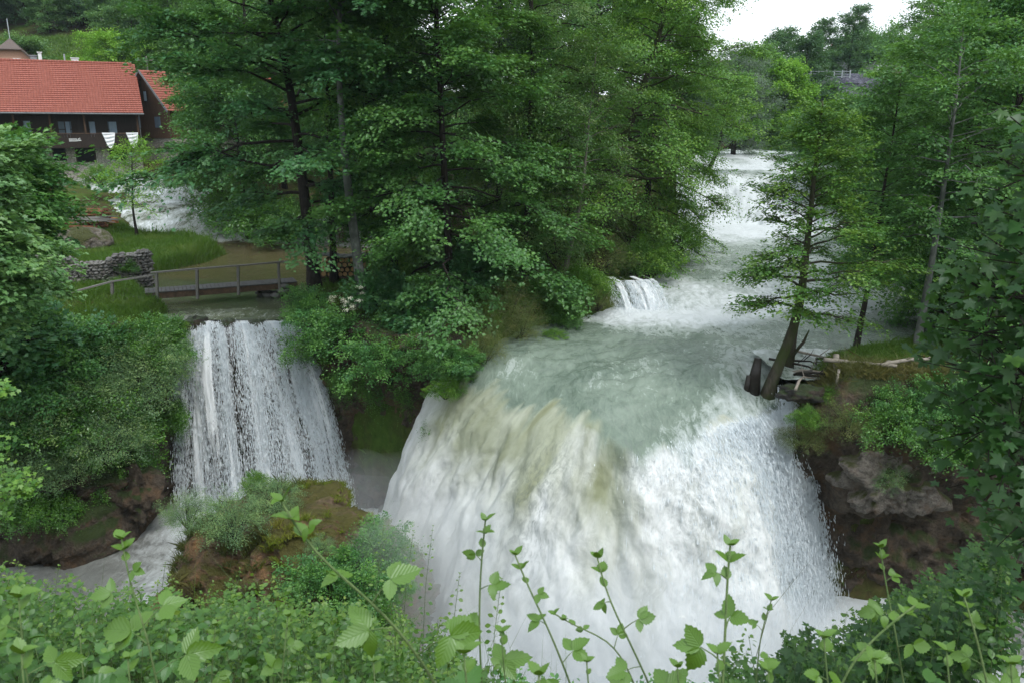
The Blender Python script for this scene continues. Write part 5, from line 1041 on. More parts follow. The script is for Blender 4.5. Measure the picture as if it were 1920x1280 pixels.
# far stone viaduct
va, vb = atY(1290, 133, 135), atY(1582, 134, 122); br = empty('road_bridge', (vb[0], vb[1], vb[2]-1), 0, 'blue-grey road bridge crossing behind the hill trees with its stone abutment', 'bridge'); o3 = np.array(br.location)
mb = MB(); mb.bar(va-o3-(0, 0, 1.6), vb-o3-(0, 0, 1.6), 5, 1.0); mb.build('deck', M['concrete'], br)
mb = MB()
for k in range(3): mb.bar(va-o3+(0, -2.4, -.2-.35*k), vb-o3+(0, -2.4, -.2-.35*k), .10, .10)
n_ = 22
for k in range(n_+1): c = va+(vb-va)*k/n_-o3; mb.box((c[0], c[1]-2.4, c[2]-.55), (.14, .14, 1.1))
mb.build('parapet', M['steel'], br)
mb = MB(); mb.box((.6, 1.0, -3.2), (2.4, 5, 7)); mb.box((.2, 1, -.5), (4.0, 5.4, .5)); mb.box((4.0, 2.5, -.9), (5.4, 3, 3.2), jit=.1); mb.build('abutment', M['bluestone'], br)
w2 = atY(1568, 163, 118); wl = MB(); wl.bar((w2[0]-4.5, 118, w2[2]), (w2[0]+.4, 118, w2[2]), .12, .12); wl.box((w2[0]+.4, 118, w2[2]-1.0), (.25, .25, 2)); wl.box((w2[0]+1.3, 118.5, w2[2]-1.4), (1.5, 1, 2.0))
tag(wl.build('stone_post', M['bluestone']), 'low stone post with a rail below the viaduct end', 'post')
sg = atY(1649, 131, 124); so = empty('notice_board', (sg[0], 124, sg[2]-1.2), 0, 'white upright notice board on the far hill', 'sign'); mb = MB(); mb.box((0, 0, 1.2), (.62, .06, 1.25)); mb.build('panel', M['whitepaint'], so); mb = MB(); mb.box((-.25, .05, .4), (.08, .06, 2.2)); mb.box((.25, .05, .4), (.08, .06, 2.2)); mb.build('post', M['steel'], so)
hd = atY(1641, 138, 121); hg = make_bush('hedge', 'clipped yellow hedge beside the viaduct', 'hedge', (hd[0], 121, hd[2]-.5), (1.7, .7, .55), M['lime'], 131, per=40, nsp=70, leaf=.12, spr=.4)
# guardrail, fence and lamps on the hillside
def rail_run(name, label, cat, pts, Yd, post_h, mat, step, rails, group=None):
    P = [atY(px, py, y_) for (px, py), y_ in zip(pts, Yd)]; o = empty(name, P[0], 0, label, cat, group); o3 = P[0]; mb = MB()
    for a, b in zip(P[:-1], P[1:]):
        for dz, w, h in rails: mb.bar(a-o3+(0, 0, dz), b-o3+(0, 0, dz), w, h)
    mb.build('rail', mat, o); L = P[-1]-P[0]; n = max(1, int(np.linalg.norm(L)/step))
    for k in range(n+1):
        s = k/n*(len(P)-1); i = min(int(s), len(P)-2); c = P[i]+(P[i+1]-P[i])*(s-i)-o3; mb = MB(); mb.box((c[0], c[1]+.1, c[2]-post_h/2+.05), (.12, .12, post_h)); mb.build('post', mat, o)
    return o
rail_run('guardrail', 'grey steel guardrail along the hillside road', 'guardrail', [(76, 93), (120, 90), (165, 83), (238, 77)], [118, 118, 119, 120], 1.0, M['steel'], 4, [(0, .06, .3)])
rail_run('wooden_fence', 'thin wooden rail fence on the slope above the guardrail', 'fence', [(78, 83), (100, 77), (135, 72)], [122, 123, 124], 1.1, M['greywood'], 2.4, [(0, .06, .08)])
rail_run('log_barrier', 'pale log lying along the roadside above the guardrail', 'log', [(82, 86), (132, 81)], [121, 122], .5, M['greywood'], 4, [(0, .22, .22)])
for px, pt, pb, Yd, lb in ((192, 20, 68, 126, 'thin white lamp post by the hillside guardrail'), (330, 16, 42, 128, 'thin white lamp post among the trees right of the slope')):
    t_ = atY(px, pt, Yd); b_ = atY(px, pb, Yd); o = empty('lamp_post', (b_[0], Yd, b_[2]-1), 0, lb, 'lamp post'); mb = MB(); mb.tube([(0, 0, 0), (.1, 0, t_[2]-b_[2]+1)], [.10, .06], 8); mb.build('pole', M['whitepaint'], o)
    mb = MB(); mb.tube([(.1, 0, t_[2]-b_[2]+1), (-.5, 0, t_[2]-b_[2]+1.4)], .04, 5); mb.box((-.7, 0, t_[2]-b_[2]+1.4), (.6, .25, .12)); mb.build('lamp_head', M['whitepaint'], o)
t_ = atY(274, 106, 90); o = empty('utility_pole', (t_[0], 90, t_[2]-4), 0, 'short utility pole with a crossbar behind the gabled house', 'pole'); mb = MB(); mb.tube([(0, 0, 0), (0, 0, 4)], [.1, .08], 8); mb.build('pole', M['greywood'], o); mb = MB(); mb.box((-.1, 0, 3.6), (2.0, .1, .1)); mb.box((-.9, 0, 3.75), (.08, .08, .25)); mb.box((.7, 0, 3.75), (.08, .08, .25)); mb.build('crossbar', M['greywood'], o)
def car(px, py, Yd, rz, label):
    c = atY(px, py, Yd); o = empty('parked_car', (c[0], Yd, c[2]-.5), rz, label, 'car', 'white cars glimpsed through the hillside trees')
    prof = np.array([(-2.1, .35), (-2.1, .8), (-1.9, .95), (-1.2, 1.0), (-.7, 1.42), (.8, 1.45), (1.5, 1.0), (2.0, .85), (2.1, .5), (2.1, .35)]); n = len(prof)
    V = np.vstack([np.stack([prof[:, 0], np.full(n, s*(.85 if True else 0)), prof[:, 1]], 1) for s in (-1, 1)]); mb = MB(); mb.raw(V, [np.array([(k, (k+1) % n, n+(k+1) % n, n+k) for k in range(n)]), np.array([list(range(n))[::-1], list(range(n, 2*n))])]); mb.build('body', M['car'], o)
    mb = MB(); mb.raw([(-1.05, -.862, 1.02), (1.3, -.862, 1.02), (.75, -.862, 1.38), (-.65, -.862, 1.36)], np.array([(0, 1, 2, 3)])); mb.raw([(-1.22, -.7, 1.02), (-.74, -.7, 1.40), (-.74, .7, 1.40), (-1.22, .7, 1.02)], np.array([(0, 1, 2, 3)])); mb.build('window', M['glass'], o)
    for sx_ in (-1.3, 1.3):
        for sy in (-.8, .8): mb = MB(); mb.tube([(sx_, sy-.1, .33), (sx_, sy+.1, .33)], .33, 14); mb.build('wheel', M['void'], o)
car(238, 57, 140, .3, 'white parked car, the lower of two glimpsed through the hillside trees'); car(277, 50, 144, .3, 'white parked car, the upper one glimpsed through the hillside trees')

# ------------------------------------------------------------------ the footbridge
fbp = [atZ(295, 561, .32), atZ(370, 556, .32), atZ(447, 549, .32), atZ(524, 543, .32)]
fb = empty('footbridge', fbp[0], 0, 'grey wooden footbridge with a single handrail above the curtain waterfall', 'bridge'); o3 = np.array(fbp[0]); dirn = norm(fbp[3]-fbp[0]); sidn = np.array((-dirn[1], dirn[0], 0))
tops = [atY(px, py, p[1]) for (px, py), p in zip([(293, 511), (369, 505), (446, 498), (522, 492)], fbp)]
for k, (a, b_) in enumerate(zip(fbp, tops)): mb = MB(); mb.bar(a-o3-(0, 0, .1), b_-o3-(0, 0, .03), .11, .13); mb.build('post', M['greywood'], fb)
mb = MB(); e0 = tops[0]-o3-dirn*.25; e1 = tops[3]-o3+dirn*.45
for k in range(3): a = e0+(e1-e0)*k/3; b_ = e0+(e1-e0)*(k+1)/3; mb.bar(a+(0, 0, .01*(k % 2)), b_+(0, 0, .012*((k+1) % 2)), .15, .07)
mb.build('handrail', M['greywood'], fb)
zd = .62; s0 = fbp[0]-o3-dirn*.5; s1 = fbp[3]-o3+dirn*.9
mb = MB(); s0 = s0*(1, 1, 0)+(0, 0, zd-.32-.17); s1 = s1*(1, 1, 0)+(0, 0, zd-.32-.17); mb.bar(s0+sidn*.12, s1+sidn*.12, .12, .26); mb.bar(s0+sidn*1.1, s1+sidn*1.1, .12, .26); mb.build('beam', M['beam'], fb)
mb = MB(); n_ = 38; r = np.random.default_rng(4)
for k in range(n_):
    c = s0+(s1-s0)*(k+.5)/n_+(0, 0, .16+r.uniform(0, .012)); mb.bar(c+sidn*(.02+r.uniform(-.03, .03)), c+sidn*(1.25+r.uniform(-.04, .04)), np.linalg.norm(s1-s0)/n_*.9, .045)
mb.build('planks', M['plank'], fb)
rmp = [atZ(210, 569, .05), atZ(113, 583, -.1)]; rt = [atY(210, 528, rmp[0][1]), atY(113, 554, rmp[1][1])]
for a, b_ in zip(rmp, rt): mb = MB(); mb.bar(a-o3-(0, 0, .3), b_-o3-(0, 0, .03), .11, .13); mb.build('post', M['greywood'], fb)
mb = MB(); mb.bar(tops[0]-o3-(0, 0, .10), rt[0]-o3, .14, .07); mb.bar(rt[0]-o3, rt[1]-o3+(rt[1]-rt[0])*.08, .14, .07); mb.build('ramp_handrail', M['greywood'], fb)
mb = MB(); q0 = fbp[0]-o3+(0, 0, .08); q1 = rmp[1]-o3+(rmp[1]-rmp[0])*.2+(0, 0, .05); mb.bar(q0+(0, -.02, .0), q1+(0, -.02, 0), .12, .16); mb.bar(q0+sidn*1.0, q1+sidn*1.0, .12, .16); mb.build('ramp_beam', M['plank'], fb)
mb = MB(); n_ = 26
for k in range(n_): c = q0+(q1-q0)*(k+.5)/n_+(0, 0, .11+r.uniform(0, .01)); mb.bar(c-sidn*.05, c+sidn*1.2, np.linalg.norm(q1-q0)/n_*.9, .045)
mb.build('ramp_planks', M['plank'], fb)
pr = atZ(498, 562, -.15); mb = MB()
for k in range(26): mb.blob((pr[0]+r.uniform(-.5, .9), pr[1]+.5+r.uniform(-.3, .5), -.25+.22*(k//7)+r.uniform(0, .05)), (.26, .22, .13), k, .25, 2, 12, 8)
tag(mb.build('stone_pier', M['drystone'], smooth=True), 'stone pier carrying the far end of the footbridge', 'bridge pier')
# ruined dry-stone walls
def drystone(label, a, b, h0, h1, th, seed, sz=.17):
    a = np.array(a, float); b = np.array(b, float); d = b-a; L = np.linalg.norm(d[:2]); u = np.append(d[:2]/L, 0); nrm_ = np.array((-u[1], u[0], 0)); r = np.random.default_rng(seed); mb = MB(); z = 0; row = 0
    while z < max(h0, h1):
        s = r.uniform(0, sz)
        while s < L:
            w = sz*r.uniform(.8, 1.9); hh = h0+(h1-h0)*s/L+.25*vnoise(s*1.2, seed, 0)
            if z < hh:
                for q in (0, 1): mb.blob(a+u*(s+w/2)+nrm_*(q*th)+np.array((0, 0, z+d[2]*s/L+sz*.4))+r.normal(0, .015, 3), (w*.56, .2, sz*.56), int(r.integers(999)), .22, 1.8, 9, 7)
            s += w
        z += sz*.86; row += 1
    o = tag(mb.build('stone_wall', M['drystone']), label, 'wall'); return o
w0 = atY(203, 532, 40.5); drystone('ruined dry-stone pier of pale and grey stones standing on the pond edge', (w0[0], 40.5, -.1), (w0[0]+1.8, 41.4, -.1), 1.75, 2.05, .7, 5)
w0 = atY(112, 560, 38.5); drystone('low dry-stone wall in the shade behind the ramp of the footbridge', (w0[0]-1.6, 38.3, -.1), (w0[0]+2.0, 39.6, -.1), 2.0, 1.6, .5, 6)
bput(bushB, 240, 500, 41, .42, 'small creeper growing over the ruined stone pier'); bput(bushE, 222, 545, 38.8, .45, 'small green clump at the foot of the ruined stone pier')
# log pile behind the pale tree
def log_row(px0, px1, py, Yd, rows, rad, name, label, group, cat, seed):
    r = np.random.default_rng(seed); a = atY(px0, py, Yd); b_ = atY(px1, py, Yd); n_ = int((b_[0]-a[0])/(rad*2.02)); src = None
    for j in range(rows):
        for k in range(n_-j % 2):
            if src is None:
                mb = MB(); mb.tube([(0, -.02, 0), (0, .7, 0)], rad, 10, False); src = mb.build(name, M['log'], smooth=True); e = MB(); e.tube([(0, -.025, 0), (0, -.015, 0)], rad*.94, 10); e.build('cut_end', M['logend'], src); tag(src, label, cat, group); o = src
            else: o = copy_tree(src)
            s = r.uniform(.75, 1.05); o.location = (a[0]+rad*(1+2.02*k+(j % 2))+r.normal(0, .01), Yd+r.uniform(-.04, .04), a[2]+rad+j*rad*1.78+r.normal(0, .01)); o.scale = (s, 1, s)
log_row(603, 694, 519, 37.6, 4, .125, 'log', 'sawn log in the stack behind the pale lichen tree, cut end facing out', 'logs of the covered stack', 'log', 5)
a = atY(598, 520, 37.6); b_ = atY(700, 520, 37.6); lr_ = empty('log_rack', a, 0, 'rough rack with a sagging bark cover holding the sawn logs', 'rack'); mb = MB(); L = b_[0]-a[0]
mb.box((L/2, .35, -.04), (L+.3, .5, .07)); mb.build('shelf', M['beam'], lr_); mb = MB(); n_ = 9
for k in range(n_): mb.box((k*L/(n_-1), .3, 1.02+.05*math.sin(k*1.3)), (L/(n_-1)*1.15, 1.0, .04), [[math.cos(.1*math.sin(k)), 0, math.sin(.1*math.sin(k))], [0, 1, 0], [-math.sin(.1*math.sin(k)), 0, math.cos(.1*math.sin(k))]])
mb.build('cover', M['palebark'], lr_)
for s in (0.02, 1): mb = MB(); mb.box((L*s, .15, .1), (.1, .1, 1.75)); mb.build('post', M['beam'], lr_)
# old reddish timber heap by the small tree
c0 = atY(195, 428, 58); src = None; r = np.random.default_rng(12)
for k in range(44):
    if src is None: mb = MB(); mb.tube([(-.9, 0, 0), (0, 0, .02), (.9, 0, 0)], .09, 6); src = tag(mb.build('old_timber', M['reddish']), 'reddish old timber piece in the heap left of the small forked tree', 'timber', 'timber heap by the pond'); o = src
    else: o = copy_tree(src)
    row = k//9; o.location = (c0[0]-1.0+r.uniform(-.5, .6), 58+(k % 9)*.2-.6, c0[2]+.1+row*.28+r.uniform(0, .06)); o.rotation_euler = (0, r.normal(0, .05), r.normal(0, .12))
mb = MB(); c1 = atY(212, 408, 57.2); mb.box((c1[0]+.1, 57.0, c1[2]-.2), (.45, .35, .35), jit=.03); tag(mb.build('orange_box', M['orange']), 'small orange box against the timber heap', 'box')
src = None
for k in range(9):
    if src is None: mb = MB(); mb.tube([(-1.5, 0, 0), (0, .1, .05), (1.5, 0, 0)], .035, 5); src = tag(mb.build('pole', M['greywood']), 'grey pole lying before the timber heap', 'pole', 'grey poles before the timber heap'); o = src
    else: o = copy_tree(src)
    q = atY(172, 414, 56); o.location = (q[0]+r.uniform(-.3, .4), 55.8+k*.08, q[2]-.1+k*.035); o.rotation_euler = (0, r.normal(0, .04), r.normal(0, .15))
q = atY(150, 432, 52); mb = MB(); mb.blob((q[0], 52, q[2]-.8), (1.9, 1.2, .95), 3, .25, 1.5, 30, 20); tag(mb.build('boulder', M['greyrock'], smooth=True), 'flat pale grey rock slab left of the grassy peninsula', 'boulder')

# ------------------------------------------------------------------ the log rail fence and the log jam
fz = 0.08
fpost = [(1566, 712, 664), (1665, 719, 676), (1748, 712, 688)]
fe = empty('rail_fence', atZ(1566, 712, fz), 0, 'rustic fence of crooked grey log rails on the right cliff top', 'fence'); o3 = np.array(fe.location); tp = []
for px, pb, pt in fpost:
    b_ = atZ(px, pb, fz); t_ = atY(px+2, pt, b_[1]); tp.append(t_); mb = MB(); mb.tube([b_-o3-(0, 0, .25), (b_+t_)/2-o3+(.01, 0, 0), t_-o3], [.11, .10, .09], 9); mb.build('post', M['rope'], fe, True)
def rail(p, rad, seed):
    P = np.array([atY(a, b_, y_) for a, b_, y_ in p])-o3; t_ = np.linspace(0, 1, 14); tt = np.linspace(0, 1, len(P)); Q = np.stack([np.interp(t_, tt, P[:, k]) for k in range(3)], 1); Q[1:-1] += np.random.default_rng(seed).normal(0, .012, (12, 3))
    mb = MB(); mb.tube(Q, np.linspace(rad, rad*.75, 14), 8); mb.build('rail', M['rope'], fe, True)
y1, y2, y3 = tp[0][1]-.12, tp[1][1]-.12, tp[2][1]
rail([(1545, 674, y1), (1610, 680, y1-.05), (1682, 686, y2-.05)], .075, 1); rail([(1652, 684, y2+.02), (1700, 674, y2+.1), (1760, 671, y3)], .07, 2); rail([(1572, 699, y1), (1625, 703, y1), (1662, 714, y2)], .045, 3); rail([(1660, 700, y2), (1710, 703, y2), (1752, 706, y3)], .04, 4)
mb = MB(); a = atZ(1568, 722, fz); mb.tube([a-o3-(0, 0, .1), atY(1573, 692, a[1])-o3], [.05, .045], 7); mb.build('post', M['rope'], fe, True)
st = atZ(1414, 722, -.35); o = empty('stump', st, 0, 'black wet stump splitting the current left of the leaning beech', 'stump'); mb = MB(); mb.tube([(0, 0, -.6), (0, 0, .3), (.06, 0, .95)], [.24, .19, .12], 10); mb.tube([(-.25, 0, -.5), (-.2, 0, .35)], [.14, .09], 8); mb.build('stump_wood', M['blackwet'], o, True)
o = empty('dead_trunk', atZ(1484, 700, -.1), 0, 'grey dead trunk stub standing close behind the leaning beech', 'dead trunk'); mb = MB(); mb.tube([(0, .3, -.3), (.05, .3, 1.2), (.12, .3, 2.6)], [.16, .13, .10], 9); mb.tube([(0, .2, .5), (.35, .1, 1.1), (.5, .1, 1.5)], [.06, .05, .02], 6); mb.build('trunk_wood', M['mossbark'], o, True)
r = np.random.default_rng(21); src = None
for k in range(16):
    mb = MB(); L = r.uniform(.8, 2.2); P = np.array([(0, 0, 0), (L*.35, r.normal(0, .1), r.uniform(.02, .18)), (L*.7, r.normal(0, .15), r.uniform(0, .2)), (L, r.normal(0, .15), r.uniform(-.05, .15))]); mb.tube(P-P.mean(0), [.05, .045, .03, .012], 6)
    mb.tube([(0, 0, .08), (.15, .2, .3), (.2, .3, .5)], [.02, .015, .005], 4)
    o = tag(mb.build('driftwood', M['blackwet'] if k % 3 else M['rope'], smooth=True), 'driftwood branch jammed among the wet ledges behind the leaning beech', 'driftwood', 'driftwood of the log jam')
    q = atZ(r.uniform(1490, 1650), r.uniform(668, 722), .05); o.location = (q[0], q[1], .06+r.uniform(0, .12)); o.rotation_euler = (r.normal(0, .15), r.normal(0, .12), r.uniform(-.9, .9))
for k, (px, py, s, lb) in enumerate([(1500, 735, .75, 'mossy wet ledge at the foot of the leaning beech'), (1545, 690, .6, 'wet brown ledge behind the left fence post'), (1590, 672, .8, 'dark wet ledge at the river edge behind the fence'), (1660, 668, .9, 'long dark wet bank stone right of the slim tree'),
                                 (1535, 712, .5, 'flat wet ledge with white water running over it')]):
    q = atZ(px, py, -.15); mb = MB(); mb.blob((0, 0, 0), (s, s*.6, s*.38), 40+k, .3, 1.8, 40, 26); o = tag(mb.build('wet_ledge', M['ledge'], smooth=True), lb, 'rock'); o.location = (q[0], q[1], -.15)
for k, (px, py, s, lb) in enumerate([(372, 603, .55, 'mossy rock under the left end of the curtain waterfall lip'), (437, 598, .42, 'rounded wet rock in the curtain waterfall lip, second from the left'), (500, 592, .38, 'small dark rock in the curtain waterfall lip')]):
    q = atZ(px, py, -.35); mb = MB(); mb.blob((0, 0, 0), (s, s*.8, s*.6), 60+k, .3, 1.8, 40, 26); o = tag(mb.build('lip_rock', M['ledge'], smooth=True), lb, 'rock'); o.location = (q[0], 34.35, -.42)
# thin water over the ledges
x = np.linspace(8.9, 13.5, 90); y = np.linspace(25.0, 28.6, 80); XX, YY = np.meshgrid(x, y, indexing='ij'); ZZ = .03+.07*fbm(XX*1.5, YY*1.5, 0, 4, 301)
tag(mk('overflow_water', np.stack([XX, YY, ZZ], -1).reshape(-1, 3), grid_faces(90, 80), M['river'], smooth=True, attrs={'foam': .34+.25*fbm(XX*.9, YY*.9, 0, 3, 302), 'brown': XX*0}, uv=np.stack([XX, YY], -1).reshape(-1, 2)), 'thin water running over the ledges behind the log rail fence', kind='structure')
x = np.linspace(13.3, 18, 40); y = np.linspace(24.2, 26.4, 30); XX, YY = np.meshgrid(x, y, indexing='ij'); tag(mk('path', np.stack([XX, YY, H(XX, YY)+.05], -1).reshape(-1, 3), grid_faces(40, 30), M['path'], smooth=True), 'reddish bare soil path right of the log rail fence', kind='structure')

# ------------------------------------------------------------------ foreground plants with full leaf shapes
def template(kind):
    """leaf outline in its own frame: x along the midrib 0..1, y sideways, z up; returns verts, quads, tris"""
    if kind == 'ovate' or kind == 'small':
        n = 13 if kind == 'ovate' else 5; t = np.linspace(0, 1, n); w = .36*np.sin(math.pi*t**.8)**.85*(1-.12*t)
        if kind == 'small': w = .36*np.sin(math.pi*np.clip(t, .04, .97))**.8
        ed = w.copy()
        if kind == 'ovate': ed[1:-1] *= 1+.09*(-1)**np.arange(1, n-1)
        zc = -.16*t**2; ze = zc+.24*w
        V = np.concatenate([np.stack([t, 0*t, zc], 1), np.stack([t+(.02 if kind == 'ovate' else 0)*(-1)**np.arange(n), ed, ze], 1), np.stack([t+(.02 if kind == 'ovate' else 0)*(-1)**np.arange(n), -ed, ze], 1)])
        i = np.arange(n-1); Q = np.concatenate([np.stack([i, i+1, n+i+1, n+i], 1), np.stack([i+1, i, 2*n+i, 2*n+i+1], 1)]); return V, Q
    # five pointed lobes, each with a midrib
    out = [(0, 0)]; V = [(0, 0, 0)]; Q = []
    lob = [(-128, .52), (-62, .80), (0, 1.0), (62, .80), (128, .52)]
    tips = [(math.cos(math.radians(a))*L+.12, math.sin(math.radians(a))*L) for a, L in lob]
    per = []
    for k, (a, L) in enumerate(lob):
        A = math.radians(a); per.append((tips[k][0]-.42*L*math.cos(A-.0)+.24*L*math.sin(A), tips[k][1]-.42*L*math.sin(A)-.24*L*math.cos(A)))
        per.append((tips[k][0]-.2*L*math.cos(A)+.15*L*math.sin(A), tips[k][1]-.2*L*math.sin(A)-.15*L*math.cos(A))); per.append(tips[k])
        per.append((tips[k][0]-.2*L*math.cos(A)-.15*L*math.sin(A), tips[k][1]-.2*L*math.sin(A)+.15*L*math.cos(A))); per.append((tips[k][0]-.42*L*math.cos(A)-.24*L*math.sin(A), tips[k][1]-.42*L*math.sin(A)+.24*L*math.cos(A)))
        if k < 4: B = math.radians((a+lob[k+1][0])/2); per.append((.12+.46*math.cos(B), .46*math.sin(B)))
    c = (.12, 0); V = [(c[0], c[1], .02)]+[(p[0], p[1], -.10*math.hypot(*p)**2+(.035 if j % 2 else 0)) for j, p in enumerate(per)]+[(-.02, 0, 0)]
    m_ = len(per); idx = list(range(1, m_+1)); ring = [m_+1]+idx
    V = np.array(V); T = [(0, ring[j], ring[j+1]) for j in range(len(ring)-1)]+[(0, ring[-1], ring[0])]
    return V*(.5, .5, .5)*2*.62, np.array(T)
TPL = {k: template(k) for k in ('ovate', 'small', 'maple')}
def big_leaves(name, C, Dh, Nn, size, kind, rnd, cl, mat, parent, curl=.25, seed=1):
    V0, F0 = TPL[kind]; n = len(C); r = np.random.default_rng(seed); Dh = norm(Dh-Nn*np.sum(Dh*Nn, -1, keepdims=True)); S = np.cross(Nn, Dh); k = len(V0)
    cu = r.normal(0, curl, n)[:, None]; wid = r.uniform(.85, 1.15, n)[:, None]; z = V0[None, :, 2]*(1+2*cu)-cu*V0[None, :, 0]**2*.5+cu*.5*V0[None, :, 1]*V0[None, :, 0]
    P = C[:, None]+size[:, None, None]*(Dh[:, None]*V0[None, :, 0, None]+S[:, None]*(V0[None, :, 1]*wid)[..., None]+Nn[:, None]*z[..., None])
    F = (np.arange(n)[:, None, None]*k+F0[None]).reshape(-1, F0.shape[1])
    uv = np.tile(V0[:, :2], (n, 1)); return mk(name, P.reshape(-1, 3), F, mat, parent, True, {'rnd': np.repeat(rnd, k), 'cl': np.repeat(cl, k)}, uv)
def veins(m):
    t = m.node_tree; uv = t.nodes.new('ShaderNodeTexCoord').outputs['UV']; s = N(t, 'ShaderNodeSeparateXYZ'); t.links.new(uv, s.inputs[0])
    ay = math_(t, 'ABSOLUTE', s.outputs[1]); w = math_(t, 'SINE', math_(t, 'MULTIPLY', math_(t, 'SUBTRACT', s.outputs[0], math_(t, 'MULTIPLY', ay, 1.1)), 46))
    mid = mrange(t, ay, 0, .025, 1, 0); h = math_(t, 'ADD', math_(t, 'MULTIPLY', w, -.4), math_(t, 'MULTIPLY', mid, -1.5)); b = bump(t, h, .22, .003)
    for n_ in t.nodes:
        if n_.type in ('BSDF_DIFFUSE', 'BSDF_GLOSSY', 'BSDF_TRANSLUCENT'): t.links.new(b, n_.inputs['Normal'])
veins(M['bramble']); M['nearyellow'] = leafmat('near_lit_leaf', (.06, .13, .022), (.11, .19, .035), (.17, .22, .05), .4, .03)  # yellower leaf colour, for variety among the undergrowth shrubs
UPV = np.array((0, 0, 1.))
def shoot(label, pts, y0, lsize, n_nodes, seed, thick=.005, group='bramble shoots in front of the falls', tri=True, mat='bramble', kind='ovate', rosette=7, start=.0, name='bramble_shoot', cat='plant'):
    """pts = way of the stem from bottom to tip, each (px, py, ground distance)"""
    n_nodes += 5 if kind == 'ovate' else 0; lsize *= .84 if kind == 'ovate' else 1; r = np.random.default_rng(seed); P = np.array([atY(a, b_, d) for a, b_, d in pts]); foot = P[0]+(P[0]-P[1])*.3; g = gz(foot[0], foot[1])
    if foot[2] > g: P = np.vstack([[foot[0]+.03, foot[1], min(g, P[0][2]-.05)], P])
    d = np.r_[0, np.cumsum(np.linalg.norm(np.diff(P, axis=0), axis=1))]; s = np.linspace(0, d[-1], 40); Q = np.stack([np.interp(s, d, P[:, k]) for k in range(3)], 1)
    for _ in range(4): Q[1:-1] = (Q[:-2]+Q[2:]+2*Q[1:-1])/4
    root = empty(name, Q[0], label=label, cat=cat, group=group); o3 = Q[0].copy(); mb = MB(); mb.tube(Q-o3, np.linspace(thick, thick*.45, 40), 7); T = norm(np.gradient(Q, axis=0))
    C, D, Nn, sz, cl = [], [], [], [], []
    for k in range(n_nodes):
        f = start+(1-start)*((k+.6)/n_nodes); i = int(f*38); p = Q[i]; A = k*2.4+r.normal(0, .4); sidev = norm(np.cross(T[i], (0, 1., .2))); out = norm(sidev*(1 if k % 2 else -1)*r.uniform(.6, 1)+np.array((0, r.normal(0, .5), r.uniform(-.1, .45))))
        grow = 1.0 if f < .75 else max(.3, 1-(f-.75)*2.6); pl = lsize*r.uniform(.5, 1.0)*grow; e = p+out*pl+UPV*pl*.25; mb.tube([p-o3, (p+e)/2-o3+UPV*pl*.06, e-o3], [thick*.4, thick*.3, thick*.22], 4, False)
        side = norm(np.cross(out, UPV)+1e-5); nr = norm(UPV*.8+np.array((0, -.55, 0))+r.normal(0, .28, 3))
        for q, (fw, sd_, ss_) in enumerate([(1, 0, 1.0), (.25, .95, .82), (.25, -.95, .82)] if tri else [(1, 0, 1.0)]):
            dd_ = norm(out*fw+side*sd_-UPV*r.uniform(.05, .45)); C.append(e); D.append(dd_); Nn.append(norm(nr+r.normal(0, .15, 3))); sz.append(lsize*ss_*grow*r.uniform(.85, 1.12)); cl.append(.3 if f < .7 else .9)
    for k in range(rosette):   # the tuft of young leaves at the tip
        A = k*2.4; p = Q[-1-k//3]; dd_ = norm(T[-1]*.7+np.array((math.cos(A), math.sin(A), 0))*.75); C.append(p); D.append(dd_); Nn.append(norm(np.cross(dd_, np.cross(UPV, dd_)+1e-4))); sz.append(lsize*r.uniform(.28, .48)); cl.append(.95)
    mb.build('stem', M['stem'], root, True); n = len(C)
    big_leaves('leaves', np.array(C)-o3, np.array(D), norm(np.array(Nn)), np.array(sz), kind, r.random(n), np.array(cl), M[mat], root, seed=seed)
    return root
shoot('tall upright bramble shoot with a leafy tip in front of the left pool rapids', [(305, 1330, 2.0), (275, 1190, 2.0), (243, 1090, 2.05), (228, 1010, 2.1)], 2, 0.124, 10, 1)
shoot('long thick bramble cane arching up left across the boulder', [(845, 1330, 1.75), (770, 1205, 1.7), (690, 1120, 1.68), (620, 1065, 1.65), (565, 1010, 1.65), (528, 940, 1.65)], 2, 0.124, 12, 2, .0062)
shoot('upright bramble shoot standing in front of the mist right of the boulder', [(905, 1310, 1.95), (898, 1180, 1.95), (900, 1080, 2.0), (910, 975, 2.0)], 2, 0.100, 9, 3)
shoot('bramble shoot leaning left against the white water, its tip under the murky streak', [(1085, 1320, 1.9), (1030, 1180, 1.9), (990, 1100, 1.95), (966, 1040, 2.0)], 2, 0.100, 10, 4)
shoot('bramble shoot leaning left in front of the centre of the main waterfall', [(1235, 1320, 1.9), (1175, 1190, 1.9), (1138, 1120, 1.95), (1120, 1045, 2.0)], 2, 0.100, 9, 5)
shoot('tall pale bramble shoot before the right lobe of the main waterfall', [(1352, 1330, 1.7), (1360, 1190, 1.75), (1362, 1100, 1.8), (1369, 1022, 1.85)], 2, 0.124, 11, 6, .0065)
shoot('short bramble shoot just right of the tall pale one', [(1415, 1310, 2.1), (1425, 1190, 2.1), (1446, 1125, 2.1)], 2, 0.077, 7, 7, .004)
shoot('bramble shoot with a star of young leaves in front of the right cliff foot', [(1700, 1320, 2.3), (1680, 1190, 2.3), (1662, 1100, 2.35), (1650, 1025, 2.4)], 2, 0.100, 8, 8)
shoot('pale bramble cane slanting up right in the lower right corner', [(1560, 1330, 1.8), (1590, 1245, 1.8), (1660, 1175, 1.85), (1715, 1135, 1.9)], 2, 0.112, 9, 9, .006)
shoot('bramble shoot rising in the lower right corner', [(1860, 1320, 1.9), (1835, 1210, 1.95), (1818, 1150, 1.95), (1808, 1118, 2.0)], 2, 0.100, 8, 10, .006)
